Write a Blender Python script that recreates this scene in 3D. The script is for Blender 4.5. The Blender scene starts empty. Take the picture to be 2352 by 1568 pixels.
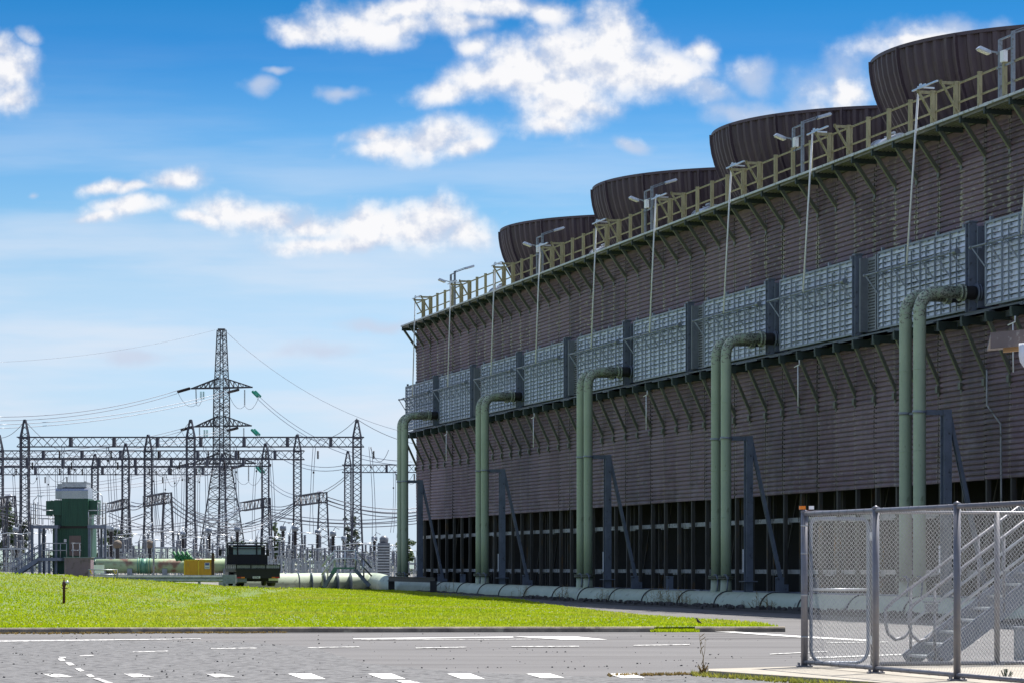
import bpy, math, random
import numpy as np
from mathutils import Vector, Matrix
R = math.radians
rnd = random.Random(7)
SC = bpy.context.scene
COL = SC.collection

# ------------------------------------------------------------------ camera
EYE = 1.5
FPX = 6533.33            # focal length in units of a 2352 px wide picture (100 mm on 36 mm)
HZ = 1302.0
cam_d = bpy.data.cameras.new('camera')
cam = bpy.data.objects.new('camera', cam_d); COL.objects.link(cam)
cam.location = (0, 0, EYE); cam.rotation_euler = (R(90), 0, 0)
cam_d.lens = 100; cam_d.sensor_width = 36; cam_d.shift_y = (HZ - 784) / 2352
cam_d.clip_start = 0.5; cam_d.clip_end = 20000
SC.camera = cam
SC.view_settings.view_transform = 'Standard'; SC.view_settings.look = 'None'
SC.view_settings.exposure = 1.45; SC.view_settings.gamma = 1

# ------------------------------------------------------------------ sun and sky
SUN_EL, SUN_AZ = R(61), R(37)     # azimuth measured to the right of the view direction (+Y)
sd = bpy.data.lights.new('sun', 'SUN'); sd.energy = 3.7; sd.angle = R(0.5); sd.color = (1, .955, .88)
sun = bpy.data.objects.new('sun', sd); COL.objects.link(sun)
sdir = Vector((math.sin(SUN_AZ) * math.cos(SUN_EL), math.cos(SUN_AZ) * math.cos(SUN_EL), math.sin(SUN_EL)))
sun.rotation_euler = sdir.to_track_quat('Z', 'Y').to_euler(); sun.location = sdir * 100

W = bpy.data.worlds.new('World'); SC.world = W; W.use_nodes = True
def build_world():
    nt = W.node_tree; N = nt.nodes; L = nt.links; N.clear()
    def nd(t, **k):
        n = N.new(t)
        for a, b in k.items(): setattr(n, a, b)
        return n
    def mth(op, a, b=None, c=None, clamp=False):
        n = nd('ShaderNodeMath', operation=op, use_clamp=clamp)
        for i, v in enumerate((a, b, c)):
            if v is None: continue
            if isinstance(v, (int, float)): n.inputs[i].default_value = v
            else: L.new(v, n.inputs[i])
        return n.outputs[0]
    def vm(op, a, b=None, c=None):
        n = nd('ShaderNodeVectorMath', operation=op)
        for i, v in enumerate((a, b, c)):
            if v is None: continue
            if isinstance(v, tuple): n.inputs[i].default_value = v
            else: L.new(v, n.inputs[i])
        return n
    out = nd('ShaderNodeOutputWorld'); bg = nd('ShaderNodeBackground'); L.new(bg.outputs[0], out.inputs[0])
    bg.inputs[1].default_value = 0.1
    sky = nd('ShaderNodeTexSky', sky_type='NISHITA', sun_disc=False, sun_elevation=SUN_EL, sun_rotation=SUN_AZ,
             air_density=1.0, dust_density=0.6, ozone_density=2.0)
    tc = nd('ShaderNodeTexCoord'); sp = nd('ShaderNodeSeparateXYZ'); L.new(tc.outputs['Generated'], sp.inputs[0])
    X, Y, Z = sp.outputs
    # pale at the horizon, deep in view, whitened above view to fill shade
    el = mth('ARCSINE', Z)
    rp = nd('ShaderNodeValToRGB'); L.new(mth('MULTIPLY', el, 1 / 0.30, clamp=True), rp.inputs[0])
    e = rp.color_ramp.elements
    e[0].position = 0.0; e[0].color = (.41, .545, .86, 1)
    e[1].position = 1.0; e[1].color = (.46, .50, .56, 1)
    for p, c in ((.077, (.355, .438, .664, 1)), (.166, (.36, .42, .563, 1)), (.324, (.368, .416, .488, 1)), (.41, (.23, .36, .462, 1)), (.50, (.141, .304, .444, 1)), (.593, (.050, .216, .385, 1)), (.67, (.028, .195, .345, 1))):
        q = e.new(p); q.color = c
    mul = nd('ShaderNodeMix', data_type='RGBA', blend_type='MULTIPLY'); mul.inputs[0].default_value = 1
    L.new(sky.outputs[0], mul.inputs[6]); L.new(rp.outputs[0], mul.inputs[7])
    # cloud field over the direction of view: tangents of azimuth and elevation
    ys = mth('MAXIMUM', mth('ABSOLUTE', Y), 0.05)
    cb = nd('ShaderNodeCombineXYZ'); L.new(mth('DIVIDE', X, ys), cb.inputs[0]); L.new(mth('DIVIDE', Z, ys), cb.inputs[1]); 
    L.new(mth('MULTIPLY', mth('LESS_THAN', Y, 0), 9.0), cb.inputs[2])
    uv = cb.outputs[0]
    n0 = nd('ShaderNodeTexNoise'); n0.inputs['Scale'].default_value = 26; n0.inputs['Detail'].default_value = 4
    L.new(uv, n0.inputs['Vector'])
    wv = vm('MULTIPLY_ADD', vm('SUBTRACT', n0.outputs['Color'], (.5, .5, .5)).outputs[0], (.030, .020, 0), uv).outputs[0]
    blobs = [(700,66,75,30),(800,50,110,42),(900,62,130,34),(930,22,180,38),(1060,62,75,26),(1130,18,120,30),(1250,22,70,28),
             (1390,90,95,72),(1300,115,100,70),(1220,150,120,62),(1420,150,140,70),(1300,190,140,60),(1280,250,110,66),(1260,300,60,34),
             (1120,190,130,44),(1010,215,85,30),(1540,165,110,44),(1605,120,46,40),(1100,115,50,36),(1340,240,90,40),(1345,135,150,78),(1190,185,140,46),(1310,225,110,72),(1470,165,100,50),(1240,205,120,60),
             (860,300,55,24),(900,325,90,34),(1000,320,130,46),(1080,345,60,22),
             (460,510,65,20),(560,485,125,38),(640,480,80,26),(745,505,110,30),(930,520,130,42),(700,500,80,26),(720,545,120,26),(860,510,150,44),(980,495,120,52),(1050,510,60,40),(830,548,120,24),
             (250,428,40,20),(300,435,60,16),(395,415,68,30),(300,478,85,26),(240,495,60,14),
             (10,160,75,60),(30,215,60,34),(0,120,40,30),
             (1960,215,60,50),(2110,95,95,24)]
    faint = [(590,200,42,20),(640,165,34,10),(775,210,55,16),(735,800,95,20),(300,810,90,16),(1620,205,60,20),(1440,335,50,16),(880,735,120,14),(75,85,30,16),(110,435,20,10),(1905,205,85,60),(1960,180,70,66),(1860,250,90,40),(1740,250,80,38),(1732,168,48,42),(1680,255,46,26),(2110,90,120,40),(2040,110,80,36),(2200,80,100,30),(1640,215,50,24)]
    def field(bl):
        d = None
        for cx, cy, rx, ry in bl:
            u, v = (cx - 1176) / FPX, (HZ - cy) / FPX; a, b = FPX / rx / 1.07, FPX / ry / 1.07
            l = vm('LENGTH', vm('MULTIPLY_ADD', wv, (a, b, 1), (-u * a, -v * b, 0)).outputs[0]).outputs['Value']
            d = l if d is None else mth('SMOOTH_MIN', d, l, 0.35)
        return d
    d1 = field(blobs); d2 = field(faint)
    def noise(vec, sc, det, rough=.6):
        n = nd('ShaderNodeTexNoise'); n.inputs['Scale'].default_value = sc; n.inputs['Detail'].default_value = det
        n.inputs['Roughness'].default_value = rough; L.new(vec, n.inputs['Vector']); return n.outputs[0]
    fb = noise(uv, 62, 10, .56)
    fbs = noise(vm('ADD', uv, (0.002, .0045, 0)).outputs[0], 62, 10, .56)
    dens = mth('ADD', mth('MULTIPLY', mth('SUBTRACT', 1.14, d1), 2.0), mth('MULTIPLY', mth('SUBTRACT', fb, .5), 3.1))
    alpha = nd('ShaderNodeMapRange', interpolation_type='SMOOTHSTEP'); L.new(dens, alpha.inputs[0])
    alpha.inputs[1].default_value = -.42; alpha.inputs[2].default_value = 1.75
    densf = mth('ADD', mth('SUBTRACT', 1.0, d2), mth('MULTIPLY', mth('SUBTRACT', fb, .5), 2.2))
    af = nd('ShaderNodeMapRange', interpolation_type='SMOOTHSTEP'); L.new(densf, af.inputs[0])
    af.inputs[1].default_value = -.4; af.inputs[2].default_value = 1.0; af.inputs[4].default_value = .72
    # thin streaks low over the horizon
    st = noise(vm('MULTIPLY', uv, (4.5, 34, 1)).outputs[0], 1.0, 5, .55)
    sm = nd('ShaderNodeMapRange', interpolation_type='SMOOTHSTEP'); L.new(st, sm.inputs[0]); sm.inputs[1].default_value = .38; sm.inputs[2].default_value = .64
    lo = nd('ShaderNodeMapRange', interpolation_type='SMOOTHSTEP'); L.new(el, lo.inputs[0]); lo.inputs[1].default_value = .20; lo.inputs[2].default_value = .03; lo.inputs[3].default_value = 0; lo.inputs[4].default_value = 1.0
    streak = mth('MULTIPLY', sm.outputs[0], lo.outputs[0])
    # clouds out of view (behind and beside), added to light the shade
    wide = noise(tc.outputs['Generated'], 2.2, 6, .6)
    wm = nd('ShaderNodeMapRange', interpolation_type='SMOOTHSTEP'); L.new(wide, wm.inputs[0]); wm.inputs[1].default_value = .45; wm.inputs[2].default_value = .65
    off = nd('ShaderNodeMapRange', interpolation_type='SMOOTHSTEP'); L.new(mth('SUBTRACT', 1.0, Y), off.inputs[0]); off.inputs[1].default_value = .06; off.inputs[2].default_value = .2
    al = mth('MAXIMUM', mth('MAXIMUM', alpha.outputs[0], af.outputs[0]), mth('MAXIMUM', 0.0, mth('MULTIPLY', wm.outputs[0], off.outputs[0])), clamp=True)
    shade = nd('ShaderNodeMapRange'); L.new(mth('ADD', mth('MULTIPLY', mth('SUBTRACT', fb, fbs), 5.0), mth('MULTIPLY', dens, .42)), shade.inputs[0])
    shade.inputs[1].default_value = -.15; shade.inputs[2].default_value = .85
    cc = nd('ShaderNodeValToRGB'); L.new(shade.outputs[0], cc.inputs[0])
    ce = cc.color_ramp.elements
    ce[0].position = 0; ce[0].color = (2.2, 2.45, 3.0, 1); ce[1].position = 1; ce[1].color = (3.50, 3.50, 3.58, 1)
    ms = nd('ShaderNodeMix', data_type='RGBA'); L.new(streak, ms.inputs[0]); L.new(mul.outputs[2], ms.inputs[6]); ms.inputs[7].default_value = (2.75, 3.0, 3.4, 1)
    mx = nd('ShaderNodeMix', data_type='RGBA'); L.new(al, mx.inputs[0]); L.new(ms.outputs[2], mx.inputs[6]); L.new(cc.outputs[0], mx.inputs[7])
    L.new(mx.outputs[2], bg.inputs[0])
build_world()
W.cycles.sampling_method = 'MANUAL'; W.cycles.sample_map_resolution = 1024

# ------------------------------------------------------------------ geometry helpers
def P(x, y, Y):                     # picture position (2352 wide) at depth Y -> world
    return Vector(((x - 1176) / FPX * Y, Y, EYE + (HZ - y) / FPX * Y))
def V3(p): return p if isinstance(p, Vector) else Vector(p)

class MB:
    def __init__(s): s.v = []; s.f = []; s.sm = []
    def face(s, idx, smooth=False): s.f.append(tuple(idx)); s.sm.append(smooth)
    def add(s, vs, fs, smooth=False):
        o = len(s.v); s.v += [tuple(v) for v in vs]
        for f in fs: s.f.append(tuple(i + o for i in f)); s.sm.append(smooth)
        return s
    def box(s, c, d, rz=0, ry=0, rx=0, taper=1.0):
        c = V3(c); hx, hy, hz = d[0] / 2, d[1] / 2, d[2] / 2
        M = Matrix.Rotation(rz, 3, 'Z') @ Matrix.Rotation(ry, 3, 'Y') @ Matrix.Rotation(rx, 3, 'X')
        vs = []
        for z in (-1, 1):
            t = taper if z > 0 else 1
            for x, y in ((-1, -1), (1, -1), (1, 1), (-1, 1)):
                vs.append(c + M @ Vector((x * hx * t, y * hy * t, z * hz)))
        return s.add(vs, [(3, 2, 1, 0), (4, 5, 6, 7), (0, 1, 5, 4), (1, 2, 6, 5), (2, 3, 7, 6), (3, 0, 4, 7)])
    def bar(s, a, b, w, h=None, up=(0, 0, 1)):
        a, b = V3(a), V3(b); h = h or w; t = (b - a)
        if t.length < 1e-6: return s
        t.normalize(); up = Vector(up)
        if abs(t.dot(up)) > .98: up = Vector((0, 1, 0))
        x = t.cross(up).normalized(); z = x.cross(t).normalized()
        vs = [p + x * sx * w / 2 + z * sz * h / 2 for p in (a, b) for sx, sz in ((-1, -1), (1, -1), (1, 1), (-1, 1))]
        return s.add(vs, [(3, 2, 1, 0), (4, 5, 6, 7), (0, 1, 5, 4), (1, 2, 6, 5), (2, 3, 7, 6), (3, 0, 4, 7)])
    def ibeam(s, a, b, w, h, t=.02, up=(0, 0, 1)):
        a, b = V3(a), V3(b); d = (b - a).normalized(); up = Vector(up)
        if abs(d.dot(up)) > .98: up = Vector((1, 0, 0))
        x = d.cross(up).normalized(); z = x.cross(d).normalized()
        for q in (-1, 1): s.bar(a + z * q * (h - t) / 2, b + z * q * (h - t) / 2, w, t, z)
        s.bar(a, b, t, h - 2 * t, z); return s
    def tube(s, pts, r, n=8, cap=True, smooth=True):
        pts = [V3(p) for p in pts]; rs = r if isinstance(r, (list, tuple)) else [r] * len(pts)
        o = len(s.v); prev = None
        for i, p in enumerate(pts):
            t = (pts[min(i + 1, len(pts) - 1)] - pts[max(i - 1, 0)]).normalized()
            if prev is None:
                a = Vector((0, 0, 1)) if abs(t.z) < .9 else Vector((1, 0, 0)); u = t.cross(a).normalized()
            else: u = (prev - t * prev.dot(t)).normalized()
            prev = u; w = t.cross(u)
            for k in range(n):
                q = 2 * math.pi * (k + .5) / n; s.v.append(tuple(p + (u * math.cos(q) + w * math.sin(q)) * rs[i]))
        for i in range(len(pts) - 1):
            for k in range(n):
                a = o + i * n + k; b = o + i * n + (k + 1) % n
                s.f.append((a, b, b + n, a + n)); s.sm.append(smooth)
        if cap:
            s.face([o + k for k in reversed(range(n))]); e = o + (len(pts) - 1) * n; s.face([e + k for k in range(n)])
        return s
    def lathe(s, prof, n=16, c=(0, 0, 0), smooth=True, axis=None):
        c = V3(c); o = len(s.v)
        M = Matrix.Identity(3) if axis is None else Vector(axis).to_track_quat('Z', 'Y').to_matrix()
        for r, z in prof:
            for k in range(n):
                q = 2 * math.pi * k / n; s.v.append(tuple(c + M @ Vector((r * math.cos(q), r * math.sin(q), z))))
        for i in range(len(prof) - 1):
            for k in range(n):
                a = o + i * n + k; b = o + i * n + (k + 1) % n
                s.f.append((a, b, b + n, a + n)); s.sm.append(smooth)
        if prof[0][0] > 1e-4: s.face([o + k for k in reversed(range(n))])
        if prof[-1][0] > 1e-4: e = o + (len(prof) - 1) * n; s.face([e + k for k in range(n)])
        return s
    def prism(s, poly, d, o=(0, 0, 0), ax=((1, 0, 0), (0, 0, 1), (0, 1, 0))):   # poly in (ax0,ax1), extruded along ax2
        o = V3(o); a, b, c = (Vector(q) for q in ax); n = len(poly)
        vs = [o + a * x + b * y for x, y in poly] + [o + a * x + b * y + c * d for x, y in poly]
        s.add(vs, [tuple(range(n)), tuple(reversed(range(n, 2 * n)))] + [(i + n, (i + 1) % n + n, (i + 1) % n, i) for i in range(n)])
        return s
    def mesh(s, name):
        me = bpy.data.meshes.new(name); me.from_pydata(s.v, [], s.f)
        me.polygons.foreach_set('use_smooth', s.sm); me.validate(); me.update(); return me

def O(name, mb, m, parent=None, loc=None, rz=None):
    me = mb.mesh(name) if isinstance(mb, MB) else mb
    o = bpy.data.objects.new(name, me); COL.objects.link(o)
    if m is not None and not me.materials: me.materials.append(m)
    if parent: o.parent = parent
    if loc is not None: o.location = loc
    if rz is not None: o.rotation_euler = (0, 0, rz)
    return o
def tag(o, label=None, cat=None, group=None, kind=None):
    if label: o['label'] = label
    if cat: o['category'] = cat
    if group: o['group'] = group
    if kind: o['kind'] = kind
    return o
def thing(name, label, cat, loc=(0, 0, 0), rz=0, group=None):
    o = bpy.data.objects.new(name, None); COL.objects.link(o); o.location = loc; o.rotation_euler = (0, 0, rz)
    o.empty_display_size = .2
    return tag(o, label, cat, group)
def dup(o, parent=None, loc=None, rz=None, label=None):
    c = o.copy(); COL.objects.link(c)
    if parent: c.parent = parent
    if loc is not None: c.location = loc
    if rz is not None: c.rotation_euler = (0, 0, rz)
    if label: c['label'] = label
    for ch in list(o.children): dup(ch, c)
    return c
ORD = ['first', 'second', 'third', 'fourth', 'fifth', 'sixth', 'seventh', 'eighth', 'ninth', 'tenth', 'eleventh', 'twelfth', 'thirteenth', 'fourteenth', 'fifteenth', 'sixteenth', 'seventeenth', 'eighteenth', 'nineteenth', 'twentieth']

# ------------------------------------------------------------------ materials
def mat(name, c1, c2=None, rough=.6, metal=0., scale=3., detail=6, c3=None, s3=8., t3=(.55, .7), bump=0., bscale=40., stretch=(1, 1, 1), spec=.5, rr=0.12, coord='Object', trans=0, vary=.09):
    m = bpy.data.materials.new(name); m.use_nodes = True; nt = m.node_tree; N = nt.nodes; L = nt.links
    b = N['Principled BSDF']; b.inputs['Metallic'].default_value = metal; b.inputs['Specular IOR Level'].default_value = spec
    c2 = c2 or tuple(x * .8 for x in c1)
    tc = N.new('ShaderNodeTexCoord'); mp = N.new('ShaderNodeMapping'); mp.inputs['Scale'].default_value = stretch
    L.new(tc.outputs[coord], mp.inputs[0])
    n = N.new('ShaderNodeTexNoise'); n.inputs['Scale'].default_value = scale; n.inputs['Detail'].default_value = detail; n.inputs['Roughness'].default_value = .65
    L.new(mp.outputs[0], n.inputs['Vector'])
    r = N.new('ShaderNodeValToRGB'); r.color_ramp.elements[0].position = .32; r.color_ramp.elements[1].position = .68
    r.color_ramp.elements[0].color = (*c1, 1); r.color_ramp.elements[1].color = (*c2, 1); L.new(n.outputs[0], r.inputs[0])
    col = r.outputs[0]
    if c3:
        n3 = N.new('ShaderNodeTexNoise'); n3.inputs['Scale'].default_value = s3; n3.inputs['Detail'].default_value = 8; L.new(mp.outputs[0], n3.inputs['Vector'])
        mr = N.new('ShaderNodeMapRange'); mr.inputs[1].default_value = t3[0]; mr.inputs[2].default_value = t3[1]; L.new(n3.outputs[0], mr.inputs[0])
        mx = N.new('ShaderNodeMix'); mx.data_type = 'RGBA'; L.new(mr.outputs[0], mx.inputs[0]); L.new(col, mx.inputs[6]); mx.inputs[7].default_value = (*c3, 1); col = mx.outputs[2]
    oi_ = N.new('ShaderNodeObjectInfo'); vr = N.new('ShaderNodeMapRange'); vr.inputs[3].default_value = 1 - vary; vr.inputs[4].default_value = 1 + vary; L.new(oi_.outputs['Random'], vr.inputs[0])
    hs_ = N.new('ShaderNodeHueSaturation'); L.new(vr.outputs[0], hs_.inputs['Value']); L.new(col, hs_.inputs['Color']); col = hs_.outputs[0]
    L.new(col, b.inputs['Base Color'])
    mr = N.new('ShaderNodeMapRange'); mr.inputs[3].default_value = max(0, rough - rr); mr.inputs[4].default_value = min(1, rough + rr); L.new(n.outputs[0], mr.inputs[0]); L.new(mr.outputs[0], b.inputs['Roughness'])
    if bump:
        nb = N.new('ShaderNodeTexNoise'); nb.inputs['Scale'].default_value = bscale; nb.inputs['Detail'].default_value = 5; L.new(mp.outputs[0], nb.inputs['Vector'])
        bp = N.new('ShaderNodeBump'); bp.inputs['Strength'].default_value = 1; bp.inputs['Distance'].default_value = bump; L.new(nb.outputs[0], bp.inputs['Height']); L.new(bp.outputs[0], b.inputs['Normal'])
    if trans:
        tr = N.new('ShaderNodeBsdfTranslucent'); L.new(col, tr.inputs[0]); ms = N.new('ShaderNodeMixShader'); ms.inputs[0].default_value = trans
        out = N['Material Output']; L.new(b.outputs[0], ms.inputs[1]); L.new(tr.outputs[0], ms.inputs[2]); L.new(ms.outputs[0], out.inputs[0])
    m['col'] = 1
    return m

M = {}
M['stack'] = mat('stack_fibreglass', (.080, .055, .068), (.056, .038, .049), .55, scale=1.2, c3=(.11, .09, .09), s3=3, t3=(.6, .8), stretch=(1, 1, .15))
M['galv'] = mat('galvanised', (.46, .48, .50), (.30, .32, .34), .42, .55, scale=4, c3=(.25, .24, .23), s3=14, t3=(.6, .75))
M['galvd'] = mat('galvanised_dull', (.26, .29, .33), (.19, .22, .26), .5, .4, scale=3, c3=(.15, .14, .13), s3=10)
M['bluesteel'] = mat('blue_grey_steel', (.17, .20, .26), (.12, .145, .19), .5, .2, scale=2, c3=(.06, .06, .065), s3=6, t3=(.6, .75))
M['steel_dk'] = mat('dark_green_steel', (.15, .155, .115), (.09, .105, .082), .55, .2, scale=3, c3=(.14, .13, .05), s3=9, t3=(.6, .78))
M['steel_arm'] = mat('green_black_arm', (.035, .055, .045), (.025, .04, .035), .6, scale=3)
M['timber'] = mat('treated_timber', (.36, .33, .20), (.26, .24, .15), .8, scale=3, c3=(.18, .15, .07), s3=9, stretch=(1, 1, .5), bump=.004, t3=(.52, .72))
M['white'] = mat('white_paint', (.86, .87, .90), (.78, .79, .82), .5, scale=3)
M['deck'] = mat('deck_planks', (.20, .20, .19), (.14, .14, .13), .8, scale=3)
M['edge'] = mat('deck_edge', (.55, .58, .62), (.42, .45, .48), .6, .0, scale=2, c3=(.25, .25, .2), s3=7)
M['dark'] = mat('interior_shade_black', (.006, .006, .006), (.012, .011, .01), .9, scale=2)  # near-black tone carries the shade inside the tower
M['post'] = mat('wet_timber_post', (.085, .08, .07), (.045, .042, .038), .8, scale=2, c3=(.14, .075, .02), s3=2.2, t3=(.6, .72), stretch=(1, 1, .3))
M['rail_pale'] = mat('weathered_beam', (.36, .37, .37), (.22, .23, .24), .8, scale=2, c3=(.06, .055, .05), s3=5, t3=(.56, .66))
M['louvre'] = mat('louvre_slat', (.66, .70, .80), (.56, .61, .71), .5, .0, scale=1.2, c3=(.36, .38, .38), s3=5, t3=(.52, .75))
M['ventframe'] = mat('vent_frame', (.27, .31, .35), (.20, .23, .27), .5, .3, scale=3)
M['perf'] = mat('perforated_sheet', (.26, .28, .31), (.18, .20, .23), .5, .3, scale=3)
M['black'] = mat('black_rubber', (.012, .012, .014), (.02, .02, .022), .6, scale=5)
M['asphalt'] = mat('asphalt', (.165, .160, .160), (.128, .124, .126), .85, scale=.45, c3=(.075, .070, .070), s3=.8, t3=(.54, .74), bump=.008, bscale=50, stretch=(.16, .9, 1), coord='Object', spec=.15)
M['chips'] = mat('coarse_chip_seal', (.055, .054, .056), (.17, .168, .17), .9, scale=7, detail=9, c3=(.032, .031, .033), s3=4.5, t3=(.52, .64), bump=.05, bscale=9)
M['soil'] = mat('soil_and_shade', (.022, .020, .019), (.045, .04, .036), .95, scale=5, bump=.05, bscale=6)
M['yard'] = mat('yard_gravel', (.17, .165, .15), (.12, .115, .105), .95, scale=2, bump=.03, bscale=12)
M['field'] = mat('far_field', (.06, .09, .03), (.09, .10, .045), .95, scale=.02)
M['concrete'] = mat('concrete', (.34, .305, .25), (.25, .225, .19), .85, scale=1.5, c3=(.14, .12, .10), s3=4, t3=(.6, .75), bump=.004)
M['kerb'] = mat('old_kerb', (.26, .22, .17), (.10, .085, .07), .9, scale=2.5, c3=(.30, .27, .2), s3=3, t3=(.6, .7), bump=.01, bscale=20)
M['paint'] = mat('road_paint', (.80, .79, .76), (.70, .69, .67), .6, scale=3, c3=(.25, .24, .24), s3=16, t3=(.60, .70))
M['paintw'] = mat('worn_road_paint', (.74, .73, .70), (.55, .54, .52), .7, scale=6, c3=(.14, .135, .14), s3=10, t3=(.45, .56))
M['lat'] = mat('lattice_steel', (.062, .064, .085), (.04, .042, .058), .6, .1, scale=2)
M['latp'] = mat('pylon_steel', (.06, .065, .075), (.04, .043, .052), .6, .1, scale=2)
M['wire'] = mat('aluminium_wire', (.20, .21, .24), (.15, .16, .19), .4, .6, scale=2)
M['glass_ins'] = mat('green_glass_insulator', (.01, .28, .20), (.01, .22, .17), .2, scale=5)
M['porc'] = mat('grey_porcelain', (.20, .21, .24), (.14, .15, .17), .35, scale=3)
M['porcd'] = mat('dark_porcelain', (.025, .022, .025), (.04, .03, .03), .3, scale=3)
M['alu'] = mat('aluminium', (.62, .64, .66), (.5, .52, .54), .3, .8, scale=3)
M['hood'] = mat('polished_hood', (.34, .37, .44), (.27, .30, .36), .25, .75, scale=1)
M['green'] = mat('green_cladding', (.010, .080, .043), (.007, .055, .030), .5, scale=1.3, stretch=(3, 3, .3))
M['brownst'] = mat('rusty_tank', (.20, .15, .11), (.13, .11, .09), .7, scale=3)
M['purple'] = mat('mauve_sheet', (.28, .20, .265), (.23, .165, .22), .6, scale=2, c3=(.13, .10, .11), s3=4)
M['door'] = mat('brown_door', (.16, .115, .10), (.13, .095, .085), .6, scale=3)
M['yellow'] = mat('yellow_screen', (.62, .31, .015), (.50, .24, .01), .5, scale=1.5, c3=(.3, .2, .06), s3=5, t3=(.6, .8), stretch=(1, 1, .4))
M['yel'] = mat('yellow_paint', (.75, .5, .03), (.6, .4, .03), .5)
M['rust'] = mat('rust_post', (.10, .055, .035), (.06, .035, .025), .9, scale=8)
M['red'] = mat('hydrant_red', (.105, .018, .022), (.07, .012, .015), .45, scale=8, c3=(.05, .03, .03), s3=14)
M['truckblk'] = mat('truck_black', (.006, .006, .009), (.01, .01, .013), .6, scale=3)
M['truckpaint'] = mat('truck_body', (.006, .007, .014), (.01, .011, .02), .4, scale=2, spec=.3)
M['glass'] = mat('cab_glass', (.07, .16, .15), (.10, .20, .19), .08, scale=2, spec=1)
M['lampr'] = mat('red_lens', (.45, .01, .01), (.35, .01, .01), .3)
M['lampo'] = mat('orange_lens', (.85, .22, .01), (.7, .18, .01), .3)
M['lens'] = mat('lamp_lens', (.75, .72, .62), (.65, .62, .52), .3)
M['mesh'] = mat('mesh_wire', (.40, .41, .42), (.24, .25, .26), .5, .3, scale=20)
M['fpipe'] = mat('fence_pipe', (.20, .20, .22), (.15, .15, .17), .45, .4, scale=5, c3=(.2, .19, .19), s3=20)
M['fascia'] = mat('brown_fascia', (.15, .12, .115), (.12, .095, .09), .4, scale=4, c3=(.22, .2, .19), s3=20, t3=(.62, .7))
M['wood'] = mat('raw_wood', (.42, .26, .12), (.33, .2, .09), .7, scale=5)
M['valveg'] = mat('valve_green', (.03, .20, .055), (.02, .15, .045), .5)
M['leaf'] = mat('foliage', (.045, .085, .028), (.075, .12, .035), .6, scale=.6, trans=.25)
M['leafd'] = mat('foliage_dark', (.025, .05, .022), (.045, .075, .028), .6, scale=.6, trans=.2)
M['bark'] = mat('bark', (.09, .07, .05), (.06, .045, .035), .9)
M['weedy'] = mat('weed_yellow', (.34, .32, .05), (.20, .24, .04), .8, scale=2, trans=.4)
M['weed'] = mat('weed_green', (.10, .14, .03), (.2, .17, .05), .8, scale=2, trans=.3)
M['dry'] = mat('dry_weed', (.30, .20, .07), (.22, .17, .06), .9, scale=2, trans=.3)
M['stone'] = mat('loose_stone', (.05, .048, .05), (.09, .085, .085), .9, scale=8)
M['daisy'] = mat('daisy_white', (.75, .75, .7), (.68, .68, .62), .8)
M['dandelion'] = mat('dandelion_yellow', (.75, .5, .02), (.65, .42, .02), .8)
M['hillm'] = mat('far_hill', (.14, .19, .17), (.17, .21, .19), .95, scale=.004)
M['birdm'] = mat('bird_feathers', (.05, .035, .03), (.1, .07, .05), .8, scale=30)
M['sign'] = mat('sign_white', (.7, .7, .72), (.62, .62, .65), .5)
M['signb'] = mat('sign_blue', (.05, .08, .3), (.04, .06, .25), .5)

def riser_mat():
    # painted pipe; lichen and dirt settle on its upward-facing and top stretch (z above the bend)
    m = mat('riser_green', (.35, .42, .30), (.27, .34, .25), .5, scale=1.6, c3=(.13, .16, .10), s3=7, t3=(.62, .8), stretch=(1, 1, .5))
    nt = m.node_tree; N = nt.nodes; L = nt.links; b = N['Principled BSDF']; src = b.inputs['Base Color'].links[0].from_socket
    tc = N.new('ShaderNodeTexCoord'); sp = N.new('ShaderNodeSeparateXYZ'); L.new(tc.outputs['Object'], sp.inputs[0])
    hz = N.new('ShaderNodeMapRange'); L.new(sp.outputs[2], hz.inputs[0]); hz.inputs[1].default_value = 8.6; hz.inputs[2].default_value = 9.6; hz.inputs[3].default_value = -.25; hz.inputs[4].default_value = .10
    n = N.new('ShaderNodeTexNoise'); n.inputs['Scale'].default_value = 9; n.inputs['Detail'].default_value = 9; L.new(tc.outputs['Object'], n.inputs['Vector'])
    ad = N.new('ShaderNodeMath'); ad.operation = 'ADD'; L.new(n.outputs[0], ad.inputs[0]); L.new(hz.outputs[0], ad.inputs[1])
    r = N.new('ShaderNodeMapRange'); L.new(ad.outputs[0], r.inputs[0]); r.inputs[1].default_value = .52; r.inputs[2].default_value = .60
    mx = N.new('ShaderNodeMix'); mx.data_type = 'RGBA'; L.new(r.outputs[0], mx.inputs[0]); L.new(src, mx.inputs[6]); 
    n2 = N.new('ShaderNodeTexNoise'); n2.inputs['Scale'].default_value = 22; L.new(tc.outputs['Object'], n2.inputs['Vector'])
    cr = N.new('ShaderNodeValToRGB'); cr.color_ramp.elements[0].position = .42; cr.color_ramp.elements[1].position = .58
    cr.color_ramp.elements[0].color = (.07, .075, .055, 1); cr.color_ramp.elements[1].color = (.38, .40, .33, 1); L.new(n2.outputs[0], cr.inputs[0])
    L.new(cr.outputs[0], mx.inputs[7]); L.new(mx.outputs[2], b.inputs['Base Color']); return m
M['riser'] = riser_mat()
M['main'] = mat('main_pipe', (.38, .43, .33), (.30, .36, .27), .55, scale=.8, c3=(.13, .13, .10), s3=2.2, t3=(.60, .72), stretch=(1, 1, 1.4))
M['oldpipe'] = mat('old_green_pipe', (.25, .36, .20), (.35, .42, .25), .6, scale=1.2, c3=(.20, .11, .075), s3=1.3, t3=(.52, .64), stretch=(1, 1, 1))
M['teal'] = mat('teal_band', (.10, .26, .18), (.08, .2, .14), .5)

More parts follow.
